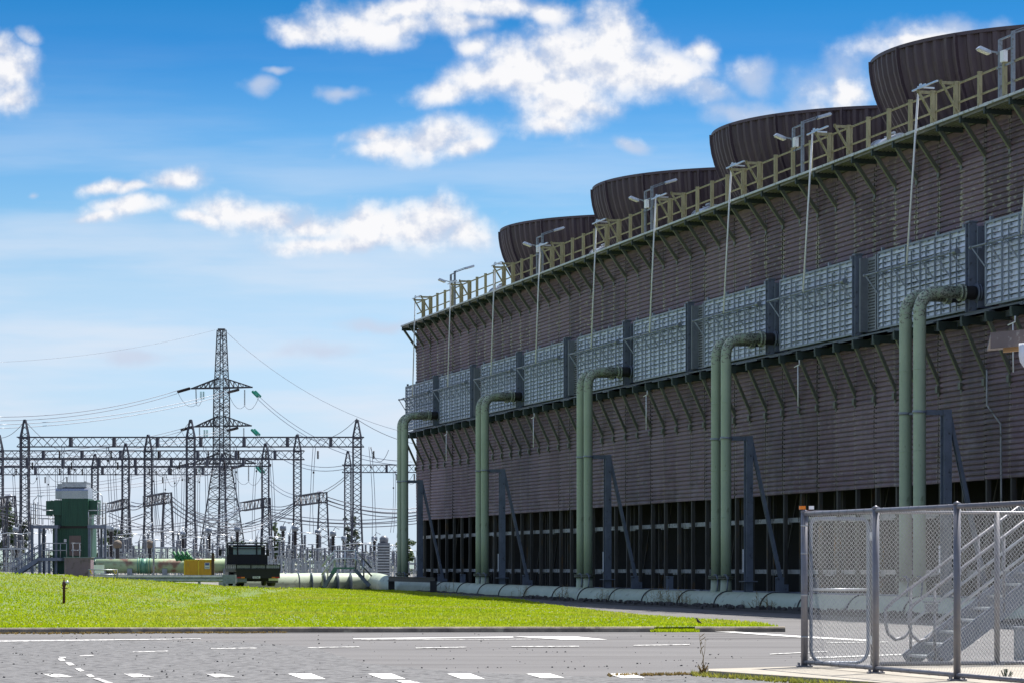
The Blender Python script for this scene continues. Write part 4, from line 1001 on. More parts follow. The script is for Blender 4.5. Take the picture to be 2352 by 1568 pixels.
    mb.tube([p + Vector((.0, 0, .2)), p + Vector((.03, 0, .34)), p + Vector((.035, 0, .5))], [.004, .003, .002], 5)
    for z in (.3, .36, .42, .48, .53, .1, .15): mb.bar(p + Vector((-.01 - z * .05, 0, z)), p + Vector((-.04 + (z * 77 % 1) * .08, .01, z + .05)), .008)
    rr = random.Random(8)
    for _ in range(46):
        a = rr.uniform(0, 6.28); l = rr.uniform(.05, .16); mb.bar(p + Vector((rr.gauss(0, .03), rr.gauss(0, .03), 0)), p + Vector((math.cos(a) * l * .6, math.sin(a) * l * .4, l)), .008, .003)
    tag(O('tall_weed', mb, M['dry']), 'tall thin dry weed stalk standing at the left end of the concrete slab', 'weed')
    mb = MB(); p = P(2310, 1566, 37.3)
    for _ in range(16):
        a = rr.uniform(-1.2, 1.2); mb.bar(p, p + Vector((math.sin(a) * .12, rr.gauss(0, .03), .16 * math.cos(a) + .02)), .02, .004)
    tag(O('spiky_weed', mb, M['leafd']), 'small dark spiky weed at the bottom right in front of the fence', 'weed')
    k = P(1605, 1437, 66.5); k.z = .16
    mb = MB(); mb.tube([k + Vector((-.075, 0, .03)), k + Vector((-.03, 0, .06)), k + Vector((.01, 0, .085)), k + Vector((.03, 0, .11)), k + Vector((.032, 0, .135)), k + Vector((.05, 0, .15)), k + Vector((.075, 0, .148))], [.006, .02, .035, .03, .018, .02, .003], 10)
    mb.bar(k + Vector((.0, .012, .06)), k + Vector((.005, .012, 0)), .004); mb.bar(k + Vector((.01, -.012, .06)), k + Vector((.015, -.012, 0)), .004)
    o = O('small_bird', mb, M['birdm']); o.data.transform(Matrix.Translation(k) @ Matrix.Scale(-1, 4, (1, 0, 0)) @ Matrix.Translation(-k)); o.data.flip_normals()
    tag(o, 'small dark brown bird perched on the end of the short kerb by the lawn', 'bird')
right_corner()

def ground_at(x, y):
    Y = 90.
    for _ in range(40):
        p = P(x, y, Y); z = lawn_z(p.x, Y); Y += ((EYE - z) * FPX / (y - HZ) - Y) * .3
    return P(x, y, Y)
def hydrant():
    g = ground_at(147, 1386); s = 60 / FPX * g.y       # height
    t = thing('hydrant_standpipe', 'dark red fire hydrant standpipe with handwheel standing alone in the lawn', 'hydrant', g)
    k = s / 1.0
    mb = MB(); mb.lathe([(.055, -.05), (.055, .58), (.07, .59), (.07, .60)], 16); O('standpipe', mb, M['red'], t).scale = (k, k, k)
    mb = MB(); mb.lathe([(.10, .60), (.10, .625), (.05, .63), (.05, .66), (.07, .68), (.075, .78), (.06, .84), (.03, .86), (.028, .93), (.018, .94), (.018, .985)], 16); mb.tube([(.05, 0, .61), (.13, -.03, .60), (.17, -.03, .62)], .014, 6); mb.tube([(0, 0, .73), (.10, -.05, .80)], .05, 12); O('valve_body', mb, M['red'], t).scale = (k, k, k)
    mb = MB(); mb.lathe([(.07, 0), (.075, .02), (.075, .09), (.03, .10)], 14, (.10, -.05, .80), axis=(.85, -.3, .42)); O('hose_cap', mb, M['alu'], t).scale = (k, k, k)
    mb = MB(); mb.tube([(.10 * math.cos(i * math.pi / 6), .10 * math.sin(i * math.pi / 6), 1.0) for i in range(13)], .012, 6); mb.bar((-.1, 0, 1.0), (.1, 0, 1.0), .015); mb.bar((0, -.1, 1.0), (0, .1, 1.0), .015); O('handwheel', mb, M['red'], t).scale = (k, k, k)
hydrant()

def truck():
    base = P(593, 1344, 145); base.z = EYE - 43.5 * 145 / FPX
    t = thing('flatbed_truck', 'black flatbed truck parked with its rear to the camera behind the lawn crest', 'truck', base, R(13)); t.scale = (1.12, 1.05, 1.0)
    # local: +Y forward, X right, origin under the rear edge centre
    B = M['truckblk']
    mb = MB(); mb.box((0, 2.0, .78), (2.0, 3.9, .10)); mb.box((-.38, 2.6, .62), (.1, 5, .2)); mb.box((.38, 2.6, .62), (.1, 5, .2)); mb.box((0, 2.2, .46), (1.35, 3.6, .42)); O('tray', mb, B, t)
    def board(x0, y0, x1, y1, nm):
        a, b = Vector((x0, y0, 0)), Vector((x1, y1, 0)); d = (b - a).normalized(); L = (b - a).length
        mb = MB(); mb.bar(a + Vector((0, 0, .86)), b + Vector((0, 0, .86)), .05, .12); mb.bar(a + Vector((0, 0, 1.10)), b + Vector((0, 0, 1.10)), .05, .04)
        n = max(2, round(L / .65))
        for i in range(n + 1): q = a + d * L * i / n; mb.bar(q + Vector((0, 0, .82)), q + Vector((0, 0, 1.12)), .05, .05)
        o = O(nm, mb, B, t)
        m2 = MB(); st = .045
        for i in range(int(L / st)): q = a + d * (i * st + .02); m2.bar(q + Vector((0, 0, .90)), q + d * .0 + Vector((0, 0, 1.09)), .012)
        for j in range(5): m2.bar(a + Vector((0, 0, .92 + j * .04)), b + Vector((0, 0, .92 + j * .04)), .012)
        O('mesh_infill', m2, M['galv'], o)
    board(-1, 0, 1, 0, 'tailboard'); board(-1, .03, -1, 3.9, 'side_board'); board(1, .03, 1, 3.9, 'side_board')
    mb = MB(); mb.box((0, .03, .62), (2.0, .05, .42)); O('rear_panel', mb, B, t)
    for s in (-1, 1):
        mb = MB(); mb.box((s * .70, -.01, .45), (.16, .04, .07)); l = O('tail_lamp', mb, M['lampo'], t)
        mb = MB(); mb.box((s * .88, -.01, .45), (.17, .04, .07)); O('red_lens', mb, M['lampr'], l)
    mb = MB(); mb.box((-.08, -.015, .46), (.34, .02, .11)); pl = O('number_plate', mb, M['white'], t)
    mb = MB()     # plate characters as small raised strokes
    glyph = {'G': ['111', '100', '101', '111'], 'Z': ['111', '001', '100', '111'], '7': ['111', '001', '010', '010'], '6': ['100', '111', '101', '111'], '2': ['110', '001', '010', '111'], '0': ['111', '101', '101', '111']}
    for i, ch in enumerate('GZ762'):
        for r_, row in enumerate(glyph[ch]):
            for c_, v in enumerate(row):
                if v == '1': mb.box((-.08 - .13 + i * .054 + c_ * .014, -.028, .46 + .03 - r_ * .019), (.014, .004, .018))
    O('plate_characters', mb, M['black'], pl)
    # wheels
    for x, y in ((-.72, .95), (.72, .95), (-.78, 4.0), (.78, 4.0)):
        mb = MB(); w = .36 if y < 2 else .2
        mb.lathe([(.16, -w / 2), (.30, -w / 2), (.345, -w / 2 + .04), (.345, w / 2 - .04), (.30, w / 2), (.16, w / 2)], 24, (x, y, .345), axis=(1, 0, 0)); wh = O('wheel', mb, M['black'], t)
        mb = MB(); mb.lathe([(.17, -.05), (.17, w / 2 - .02), (.05, w / 2)], 16, (x, y, .345), axis=(1 if x > 0 else -1, 0, 0)); O('rim', mb, M['galvd'], wh)
    for x in (-.72, .72): mb = MB(); mb.box((x, .42, .38), (.5, .02, .40)); O('mud_flap', mb, M['porcd'] if x > 0 else M['galvd'], t)
    mb = MB(); mb.box((.75, .35, .40), (.45, .03, .22)); O('spare_flap', mb, M['white'], t)
    mb = MB(); mb.box((-.72, .25, .36), (.42, .3, .26)); O('tool_box', mb, M['galvd'], t)
    # headboard with slotted rack and cab behind it
    mb = MB(); y = 3.98
    for x in (-.93, -.45, .45, .93): mb.box((x, y, 1.5), (.06, .06, 1.5))
    for z in (1.18, 1.62, 1.95, 2.22): mb.box((0, y, z), (1.9, .05, .05))
    mb.box((0, y, 1.38), (1.86, .03, .50)); 
    for i in range(10): mb.box((-.85 + i * .19, y, 2.27), (.05, .10, .05))
    O('headboard', mb, B, t)
    mb = MB(); mb.box((0, y + .03, 2.27), (1.9, .12, .035)); O('roof_rack', mb, M['alu'], t)
    c = MB(); prof = [(4.05, .55), (5.55, .55), (5.6, 1.15), (5.2, 2.05), (4.95, 2.16), (4.1, 2.14)]
    c.prism([(a, b) for a, b in prof], 1.72, (-.86, 0, 0), ((0, 1, 0), (0, 0, 1), (1, 0, 0))); cab = O('cab', c, M['truckpaint'], t)
    c = MB(); c.box((0, 4.04, 1.83), (1.3, .02, .40)); O('rear_window', c, M['glass'], cab)
    for s in (-1, 1): c = MB(); c.box((s * .865, 4.65, 1.75), (.015, .8, .45)); O('side_window', c, M['glass'], cab)
    for s in (-1, 1): c = MB(); c.box((s * 1.12, 5.2, 1.75), (.14, .05, .34)); c.bar((s * .86, 5.2, 1.9), (s * 1.1, 5.2, 1.85), .03); O('mirror', c, B, t)
    for s in (-.72, .72): c = MB(); c.lathe([(.05, 0), (.05, .03)], 10, (s, 3.92, 2.08), axis=(0, -1, 0)); O('work_lamp', c, M['lens'], t)
truck()

# ------------------------------------------------------------------ left foreground plant
def left_plant():
    s = 200 / FPX; org = P(165, 1315, 200)
    t = thing('silencer_building', 'tall dark green steel cabinet tower with silver rounded hood and brown door', 'plant building', org)
    def bx(x0, y0, x1, y1, d0, d1): return ((((x0 + x1) / 2 - 165) * s, (d0 + d1) / 2, (1315 - (y0 + y1) / 2) * s), ((x1 - x0) * s, d1 - d0, (y1 - y0) * s))
    mb = MB(); c, d = bx(121, 1212, 207.5, 1318, 0, 3); mb.box(c, d)
    for i in range(22): mb.box((c[0] - d[0] / 2 + .06 + i * .12, -.015, c[2]), (.05, .03, d[2]))
    O('lower_body', mb, M['green'], t)
    mb = MB(); c, d = bx(143, 1144, 203.5, 1207, -.25, 2.6); mb.box(c, d)
    for i in range(15): mb.box((c[0] - d[0] / 2 + .06 + i * .124, -.262, c[2]), (.05, .025, d[2]))
    c, d = bx(123, 1147, 143, 1207, .3, 2.6); mb.box(c, d); O('upper_body', mb, M['green'], t)
    mb = MB(); c, d = bx(139, 1207, 205, 1212, -.1, 2.8); mb.box(c, d); O('joint_band', mb, M['black'], t)
    for q in ((116, 1149, 140, 1182, .1, 1.5), (104.5, 1149, 116, 1182, .2, 1.6), (204, 1148, 222.5, 1180, .1, 1.7)):
        mb = MB(); c, d = bx(*q); mb.box(c, d); mb.box((c[0] + d[0] / 2, c[1], c[2]), (.05, d[1] + .06, d[2] + .08)); O('side_duct', mb, M['green'], t)
    for x0, x1, d0 in ((143, 203.5, -.28), (124, 138.5, .6)):
        pr = []; w = 2.2; 
        pts = [(d0, 1144), (d0 - .02, 1126)] + [(d0 + .45 - .47 * math.cos(R(a)), 1126 - 7 * math.sin(R(a))) for a in (15, 35, 55, 75, 90)] + [(d0 + w, 1119), (d0 + w, 1144)]
        mb = MB(); mb.prism([(a, (1315 - b) * s) for a, b in pts], (x1 - x0) * s, ((x0 - 165) * s, 0, 0), ((0, 1, 0), (0, 0, 1), (1, 0, 0))); hd = O('hood', mb, M['hood'], t)
        mb = MB(); c, d = bx(x0 - 2.5, 1127, x0 + .6, 1141, d0 + .5, d0 + 1.2); mb.box(c, d); O('louvre', mb, M['black'], hd)
    for q in ((142, 1106.5, 198.5, 1118, 0, 2), (127.5, 1110, 141, 1120, .8, 2)):
        mb = MB(); c, d = bx(*q); mb.box(c, d); mb.box((c[0], c[1], c[2] + d[2] / 2), (d[0] + .08, d[1] + .08, .04)); O('cap_box', mb, M['galv'], t)
    mb = MB(); c, d = bx(159, 1229, 186, 1275, -.06, 0); mb.box(c, d); dr = O('door', mb, M['door'], t); mb = MB(); mb.box((c[0] - .33, -.08, c[2] - .3), (.04, .05, .16)); O('handle', mb, M['black'], dr)
    mb = MB(); c, d = bx(147, 1237, 153, 1244, -.05, 0); mb.box(c, d); O('notice_plate', mb, M['sign'], t)
    # steel platforms
    u = thing('access_platform', 'grey steel access platform with handrails and stairs around the green cabinet tower', 'platform', org)
    def X(x): return (x - 165) * s
    def Zz(y): return (1315 - y) * s
    for x, y0, d in ((80.6, 1204, -1.2), (93, 1204, 1.5), (97.5, 1212, -1.25), (116, 1212, 1.8), (134.5, 1212, -1.1), (210.5, 1206, -1.1), (247, 1204, -1.1), (226, 1206, 1.5), (120, 1285, -1.3)): O('column', MB().ibeam((X(x), d, -.3), (X(x), d, Zz(y0)), .16, .16, .03, (1, 0, 0)), M['bluesteel'], u)
    mb = MB()
    for x0, x1 in ((79, 139), (207, 249)): mb.box(((X(x0) + X(x1)) / 2, .1, Zz(1209)), (X(x1) - X(x0), 2.6, .22))
    mb.box(((X(94) + X(148)) / 2, -.5, Zz(1283.5)), (X(148) - X(94), 1.9, .22)); mb.box(((X(207) + X(249)) / 2, -1.0, Zz(1281)), (X(249) - X(207), .2, .12)); O('deck', mb, M['bluesteel'], u)
    mb = MB()
    for x0, x1, y in ((104, 128, 1172), (209, 249, 1172), (209, 249, 1189), (79, 94, 1172), (79, 94, 1190), (104, 130, 1190)): mb.tube([(X(x0), -1.2, Zz(y)), (X(x1), -1.2, Zz(y))], .03, 6)
    for x, y in ((78, 1158), (84, 1150), (88, 1155), (93.5, 1153), (128, 1182), (105, 1190), (230, 1155), (235, 1155), (242, 1153), (249, 1153), (209, 1174)): mb.tube([(X(x), -1.2, Zz(1204)), (X(x), -1.2, Zz(y))], .03, 6)
    for x in (86, 232, 245): mb.tube([(X(x - 2.5), -1.2, Zz(1158))] + [(X(x) - 2.5 * s * math.cos(R(a)), -1.2, Zz(1158) + .12 * math.sin(R(a))) for a in (30, 60, 90, 120, 150)] + [(X(x + 2.5), -1.2, Zz(1158)), (X(x + 2.5), -1.2, Zz(1204))], .03, 6)
    for y in (1247, 1263): mb.tube([(X(103), -1.4, Zz(y)), (X(160), -1.4, Zz(y))], .03, 6)
    for x in (103, 120, 146, 160): mb.tube([(X(x), -1.4, Zz(1247)), (X(x), -1.4, Zz(1280))], .03, 6)
    for y in (1247, 1263): mb.tube([(X(174), -2.2, Zz(y)), (X(197), -2.2, Zz(y))], .035, 6)
    for x in (178.5, 194): mb.tube([(X(x), -2.2, Zz(1246)), (X(x), -2.2, Zz(1290))], .035, 6)
    O('handrail', mb, M['galv'], u)
    mb = MB()
    for d in (-1.3, -.3): mb.bar((X(98), d, Zz(1282)), (X(36), d, Zz(1322)), .06, .28)
    for i in range(12): mb.box((X(96 - i * 5), -.8, Zz(1284 + i * 3.25)), (.24, .95, .04))
    for d in (-1.3, -.3):
        for h in (.55, 1.0): mb.tube([(X(98), d, Zz(1282) + h), (X(30), d, Zz(1326) + h)], .03, 6)
        for i in range(5): x = 96 - i * 15; mb.tube([(X(x), d, Zz(1283 + i * 9.7)), (X(x), d, Zz(1283 + i * 9.7) + 1.0)], .03, 6)
    O('stairs', mb, M['bluesteel'], u)
    for x0, x1, top, label in ((83, 97, 1140, 'small street lamp on the left side of the green cabinet tower platform'), (240, 226, 1131, 'small street lamp on the right side of the green cabinet tower platform')):
        l = thing('platform_lamp', label, 'lamp', org, 0, 'lamps on the access platform'); mb = MB(); mb.tube([(X(x0), -1.1, Zz(1204)), (X(x0), -1.1, Zz(top + 9)), (X(x0 + (x1 - x0) * .6), -1.1, Zz(top))], .035, 6); O('pole', mb, M['galv'], l)
        mb = MB(); mb.box((X(x1), -1.1, Zz(top - 1)), (.32, .16, .10), ry=.25 if x1 > x0 else -.1); O('lamp_head', mb, M['alu'], l)
    # mauve shed
    o = P(178, 1320, 128); s2 = 128 / FPX
    t = thing('metal_shed', 'small mauve ribbed metal shed on the lawn crest in front of the green tower', 'shed', o)
    w, h = 60 * s2, 45 * s2; mb = MB(); mb.box((0, .5, h / 2 - .1), (w, 1.0, h))
    for i in range(19): mb.box((-w / 2 + .06 + i * (w - .1) / 18, -.01, h / 2 - .1), (.022, .03, h - .02))
    O('wall', mb, M['purple'], t); mb = MB(); mb.box((0, .5, h - .08), (w + .06, 1.08, .03)); O('roof', mb, M['galvd'], t)
    # low barrier with yellow ties
    q = P(236, 1318, 127); s3 = 127 / FPX; t = thing('pipe_barrier', 'low tubular barrier with yellow ties on its ends beside the mauve shed', 'barrier', q)
    mb = MB(); mb.tube([(-34 * s3, 0, 11 * s3), (34 * s3, 0, 10 * s3)], .028, 8); mb.tube([(-30 * s3, 0, 0), (34 * s3, 0, -1 * s3)], .02, 8); O('rail', mb, M['galv'], t)
    for x in (-31, -20, 28, 33): mb = MB(); mb.tube([(x * s3, 0, -.3), (x * s3, 0, 11 * s3)], .025, 8); O('post', mb, M['galvd'], t)
    for x, d in ((-29, 4), (25, 4), (33, -3)): mb = MB(); mb.bar((x * s3, -.04, 10 * s3), ((x + d) * s3, -.04, 1 * s3), .04); O('tie', mb, M['yel'], t)
    mb = MB(); mb.box(P(226, 1306, 140), (.56, .05, .42)); tag(O('white_cabinet', mb, M['white']), 'small white cabinet below the green pipe beside the low barrier', 'cabinet')
    # guard rail
    q = P(360, 1329, 131); s4 = 131 / FPX; t = thing('guard_rail', 'long grey steel guard rail between the lawn crest and the green pipe', 'guard rail', q)
    mb = MB(); pr = [(0, .16), (-.05, .12), (-.05, .06), (0, .02), (-.05, -.02), (-.05, -.10), (0, -.15), (.02, -.15), (.02, .16)]
    x0, x1 = -152 * s4, 152 * s4; mb.prism(pr, x1 - x0, (x0, 0, .02), ((0, 1, 0), (0, 0, 1), (1, 0, 0))); mb.box(((x0 + x1) / 2, .02, .18), (x1 - x0, .08, .025)); O('beam', mb, M['galv'], t)
    mb = MB(); mb.box((x1 + .3, .05, .0), (.6, .3, .4)); O('end_block', mb, M['galvd'], t)
    for i in range(6): mb = MB(); mb.box((x0 + .4 + i * 1.15, .08, -.2), (.12, .12, .7)); O('post', mb, M['galvd'], t)
    # green pipe
    s5 = 170 / FPX; q = P(365, 1299, 170); r = 16.5 * s5; t = thing('green_pipe', 'large stained green pipe with flanges running behind the guard rail', 'pipe', q)
    L0, L1 = (222 - 365) * s5, (540 - 365) * s5
    O('pipe', MB().tube([(L0, 0, 0), (L1, 0, .02)], r, 32), M['oldpipe'], t)
    mb = MB(); mb.lathe([(r * .98, 0), (r * 1.02, .05), (r * .98, .1)], 32, (L0 - .1, 0, 0), axis=(1, 0, 0)); mb.tube([(L0 - .5, 0, 0), (L0, 0, 0)], r * .8, 24); O('end_cap', mb, M['green'], t)
    for x in (317, 322.5, 339, 345): mb = MB(); mb.lathe([(r * 1.0, 0), (r * 1.12, 0), (r * 1.12, .06), (r, .06)], 32, ((x - 365) * s5, 0, 0), axis=(1, 0, 0)); O('flange', mb, M['teal'], t)
    mb = MB(); mb.tube([((324 - 365) * s5, 0, 0), ((338 - 365) * s5, 0, 0)], r * 1.05, 32); O('coupling', mb, M['teal'], t)
    for x in (240, 300, 380, 460, 520): mb = MB(); mb.box(((x - 365) * s5, 0, -.6), (.3, .9, .9)); O('saddle', mb, M['galvd'], t)
    # green levers / valve actuators on top
    for i, x in enumerate((402, 412, 422, 432)):
        b = P(x + 8, 1286, 168); mb = MB(); c = b + Vector((-.32, 0, .52)); mb.tube([b, b.lerp(c, .5), b.lerp(c, .52), c], [.13, .13, .07, .09], 12); mb.box(b + Vector((.02, 0, .04)), (.34, .3, .12)); mb.lathe([(.16, 0), (.16, .03)], 12, b.lerp(c, .5), axis=(c - b).normalized())
        tag(O('valve_actuator', mb, M['valveg']), 'bright green slanted valve actuator, %s from the left on top of the pipe' % ORD[i], 'valve', 'valve actuators on the green pipe')
    # yellow screen
    s6 = 146 / FPX; q = P(456, 1308, 146); t = thing('yellow_screen', 'yellow framed sheet screen standing in front of the green pipe', 'screen', q)
    w, h = 65 * s6, 46 * s6
    mb = MB(); mb.box((0, 0, 0), (w, .03, h)); 
    for i in range(8): mb.box((-w / 2 + .1 + i * w / 8, -.02, 0), (.02, .02, h))
    O('sheet', mb, M['yellow'], t)
    mb = MB()
    for x in (-w / 2, w / 2, 0): mb.box((x, .01, -.03), (.05, .06, h + .1))
    for z in (-h / 2, h / 2): mb.box((0, .01, z), (w + .05, .06, .05))
    mb.box((-w / 2 + .02, .5, -.02), (.04, 1.0, .04)); mb.box((w / 2, .5, h / 2), (.05, 1, .05)); O('frame', mb, M['yel'], t)
    mb = MB(); mb.box((w / 2 - .28, -.03, .22), (.26, .02, .32)); sg = O('warning_sign', mb, M['sign'], t); mb = MB(); mb.box((w / 2 - .28, -.045, .30), (.2, .01, .12)); mb.box((w / 2 - .28, -.045, .12), (.2, .01, .03)); O('sign_panel', mb, M['signb'], sg)
    mb = MB(); mb.box(P(489, 1298, 133), (.13, .13, 1.18)); tag(O('rusty_post', mb, M['rust']), 'single rusty brown post between the yellow screen and the truck', 'post')
    mb = MB(); p0 = P(353, 1225, 160); mb.tube([p0, Vector((p0.x, p0.y, .6))], .05, 8); tag(O('slim_pole', mb, M['galvd']), 'slim grey lamp pole rising in front of the green pipe', 'pole')
    # crossover stairs over the pale pipe
    s7 = 147 / FPX; q = P(790, 1330, 152); t = thing('pipe_crossover', 'aluminium crossover platform with sloping handrails stepping over the pale pipe', 'crossover stairs', q)
    def C(x, y, d=0): return ((x - 790) * s7, d, (1330 - y) * s7)
    mb = MB(); mb.bar(C(768, 1306), C(742, 1348), .06, .16); mb.bar(C(768, 1306, .8), C(742, 1348, .8), .06, .16)
    for i in range(6): mb.box(tuple(Vector(C(765 - i * 4.5, 1310 + i * 7, .4))), (.24, .8, .03))
    O('stair_flight', mb, M['bluesteel'], t)
    mb = MB(); mb.bar(C(815, 1306), C(850, 1345), .06, .16); mb.bar(C(815, 1306, .8), C(850, 1345, .8), .06, .16)
    for i in range(6): mb.box(tuple(Vector(C(818 + i * 5.8, 1310 + i * 6.6, .4))), (.24, .8, .03))
    O('stair_flight', mb, M['bluesteel'], t)
    mb = MB(); mb.box(tuple(Vector(C(791, 1303, .4))), (48 * s7, .9, .1)); mb.bar(C(770, 1303), C(762, 1316), .08, .2); O('platform', mb, M['teal'], t)
    mb = MB()
    for d in (0, .85):
        for h0 in (0, 19): mb.tube([C(736, 1300 + h0, d), C(767, 1261 + h0, d), C(817, 1261 + h0, d), C(855, 1303 + h0, d)], .026, 6)
        for x, y0, y1 in ((767, 1261, 1305), (792, 1261, 1303), (817, 1261, 1305), (836, 1282, 1325), (750, 1283, 1330), (738, 1298, 1345)): mb.tube([C(x, y0, d), C(x, y1, d)], .024, 6)
    O('handrail', mb, M['alu'], t)
left_plant()

# ------------------------------------------------------------------ lattice structures of the switchyard
def lattice(mb, p0, p1, w0, w1, n, leg, br, h0=None, h1=None, rot=0., horiz=True):
    p0, p1 = V3(p0), V3(p1); t = (p1 - p0).normalized(); up = Vector((0, 0, 1)) if abs(t.z) < .9 else Vector((0, 1, 0))
    x = t.cross(up).normalized(); y = x.cross(t).normalized()
    if rot: q = Matrix.Rotation(rot, 3, t); x, y = q @ x, q @ y
    h0 = h0 or w0; h1 = h1 or w1
    def cn(f): 
        w, h = w0 + (w1 - w0) * f, h0 + (h1 - h0) * f; c = p0.lerp(p1, f)
        return [c + x * sx * w / 2 + y * sy * h / 2 for sx, sy in ((-1, -1), (1, -1), (1, 1), (-1, 1))]
    L = [cn(i / n) for i in range(n + 1)]
    for k in range(4): mb.bar(L[0][k], L[n][k], leg)
    for i in range(n):
        for k in range(4):
            a, b = (k, (k + 1) % 4) if i % 2 == 0 else ((k + 1) % 4, k)
            mb.bar(L[i][a], L[i + 1][b], br)
            if horiz and i % 3 == 0: mb.bar(L[i][k], L[i][(k + 1) % 4], br)
    return mb
def gantries():
    def colmesh(h, hb, w=.78, peak=1.7):
        mb = MB(); lattice(mb, (0, 0, 0), (0, 0, hb * .5), 1.35, w, 12, .13, .06, horiz=False); lattice(mb, (0, 0, hb * .5), (0, 0, h), w, w, 13, .13, .06, horiz=False)
        mb.box((0, 0, h - .1), (w, w, .12)); mb.box((0, 0, h - 1.0), (w, w, .1)); return mb.mesh('lattice_column')
    def pkmesh(h, w=.78, peak=1.7):
        mb = MB(); lattice(mb, (0, 0, h), (0, 0, h + peak), w, .16, 3, .11, .05); mb.box((0, 0, h + peak), (.2, .2, .08)); return mb.mesh('peak')
    rows = [('front', 280, (57, 438, 820), 40, 836, 1003, 'nearest and highest looking gantry row spanning across the switchyard'),
            ('b', 307, (-2, 340.5, 683), -10, 699, 1034, 'second gantry row just below the nearest one'),
            ('c', 331, (-32, 288.7, 609.6), -40, 622, 1051, 'third gantry row seen lower behind'),
            ('d', 363, (-75, 218, 511), -90, 525, 1072, 'fourth and farthest gantry row, lowest in view'),
            ('e', 354, (799, 1105), 786, 1120, 1066.5, 'separate gantry at the right whose beam runs behind the tower corner')]
    hall = 13.6
    for key, Y, xs, xa, xb, ytop, label in rows:
        org = Vector(((xs[0] - 1176) / FPX * Y, Y, 0)); ztop = EYE + (HZ - ytop) / FPX * Y; gz = .2
        t = thing('lattice_gantry', 'dark lattice steel gantry: ' + label, 'gantry', (org.x, Y, gz), 0, 'lattice gantries of the switchyard')
        cm, pk = colmesh(ztop - gz, ztop - gz), pkmesh(ztop - gz)
        for x in xs:
            c = O('lattice_column', cm, M['lat'], t, ((x - xs[0]) / FPX * Y, 0, 0)); O('peak', pk, M['lat'], c)
        X0, X1 = (xa - xs[0]) / FPX * Y, (xb - xs[0]) / FPX * Y
        mb = MB(); n = int((X1 - X0) / .82); lattice(mb, (X0, 0, ztop - gz - .48), (X1, 0, ztop - gz - .48), .8, .8, n, .10, .055, horiz=False, h0=.94, h1=.94)
        O('lattice_beam', mb, M['lat'], t)
        k = int((X1 - X0) / 3.9)
        for i in range(1, k): O('gusset_plate', MB().box((X0 + i * (X1 - X0) / k + 1, 0, ztop - gz - .48), (.28, .86, .98)), M['lat'], t)
    for i, (xa, Ya, ya, xb, Yb, yb, lab) in enumerate((( -14, 307, 1158, 26, 291, 1148, 'low side gantry at the far left edge'), (250, 355, 1163, 289, 331, 1157, 'low side gantry left of the tall dark columns near the green tower'), (336, 307, 1150, 385, 291, 1142, 'low side gantry with a battered column near the middle of the switchyard'),
                                                  (556, 355, 1160, 613, 331, 1156, 'low side gantry just right of the pylon base'), (684, 307, 1150, 742, 291, 1140, 'low side gantry at the right end of the switchyard'))):
        a, b = P(xa, ya, Ya), P(xb, yb, Yb); a.z = b.z = (a.z + b.z) / 2
        t = thing('side_gantry', 'dark ' + lab, 'gantry', (b.x, b.y, .2), 0, 'low side gantries of the switchyard')
        o = Vector((b.x, b.y, .2)); mb = MB(); lattice(mb, a - o, b - o + (b - a).normalized() * .5, .7, .7, 14, .10, .05, h0=1.0, h1=1.0, horiz=True); O('lattice_beam', mb, M['lat'], t)
        mb = MB(); lattice(mb, (0, 0, 0), (0, 0, b.z - .2 + .45), 1.5, .75, 13, .11, .05, horiz=False); O('lattice_column', mb, M['lat'], t)
        if i in (0, 4): mb = MB(); mb.box((-.3, 0, b.z + .4), (.7, .5, .14), taper=.7); O('top_cap', mb, M['white'], t)
gantries()

PY = 480.; SP = PY / FPX
def pylon():
    c = Vector(((509 - 1176) * SP, PY, 0)); g = 1.
    t = thing('transmission_pylon', 'tall dark lattice transmission pylon rising behind the gantries', 'pylon', (c.x, PY, g), 0)
    def Zp(y): return EYE + (HZ - y) * SP - g
    rot = R(38)
    def sec(nm, y0, y1, w0, w1, n, leg, br, xo=0):
        mb = MB(); k = 1 / 1.40; lattice(mb, (xo * SP, 0, Zp(y0)), (xo * SP, 0, Zp(y1)), w0 * SP * k, w1 * SP * k, n, leg * .8, br * .75, rot=rot); 
        # second diagonals make the crossed bracing
        lattice(mb, (xo * SP, 0, Zp(y0)), (xo * SP, 0, Zp(y1)), w0 * SP * k, w1 * SP * k, n * 2, leg * .7, br * .6, rot=rot, horiz=False)
        return O(nm, mb, M['latp'], t)
    sec('leg_section', 1300, 1120, 118, 60, 7, .26, .11, 2)
    sec('body', 1120, 1064, 60, 40, 4, .24, .10, 1)
    sec('body', 1064, 890, 40, 36, 12, .24, .10)
    sec('mast_head', 890, 758, 34, 21, 10, .2, .09)
    mb = MB(); mb.box((0, 0, Zp(757)), (20 * SP * .8, 1.2, .25)); O('top_plate', mb, M['latp'], t)
    arms = []
    ad = Vector((1, -.35, 0)).normalized(); kx = 1 / ad.x
    for y, yt, xl, xr in ((890, 868, 436, 582), (978, 955, 444, 580), (1064, 1040, 433, 591)):
        for x in (xl, xr):
            mb = MB(); d = (x - 509) * SP; tip = Vector((d, d * ad.y / ad.x, Zp(y))); w = 18 * SP * .75
            for q in (-.8, .8):
                r0 = Vector((math.copysign(w, d) * .5, q, Zp(y))); r1 = Vector((math.copysign(w, d) * .5, q, Zp(yt)))
                mb.bar(r0, tip, .24); mb.bar(r1, tip, .17)
                for i in range(1, 6): f = i / 6; mb.bar(r0.lerp(tip, f), r1.lerp(tip, f), .09); mb.bar(r0.lerp(tip, f), r1.lerp(tip, (i - 1) / 6), .09)
            mb.bar(Vector((0, -.8, Zp(y))), tip, .09)
            O('cross_arm', mb, M['latp'], t); arms.append(tip + Vector((c.x, PY, g)))
    return arms
ARMS = pylon()

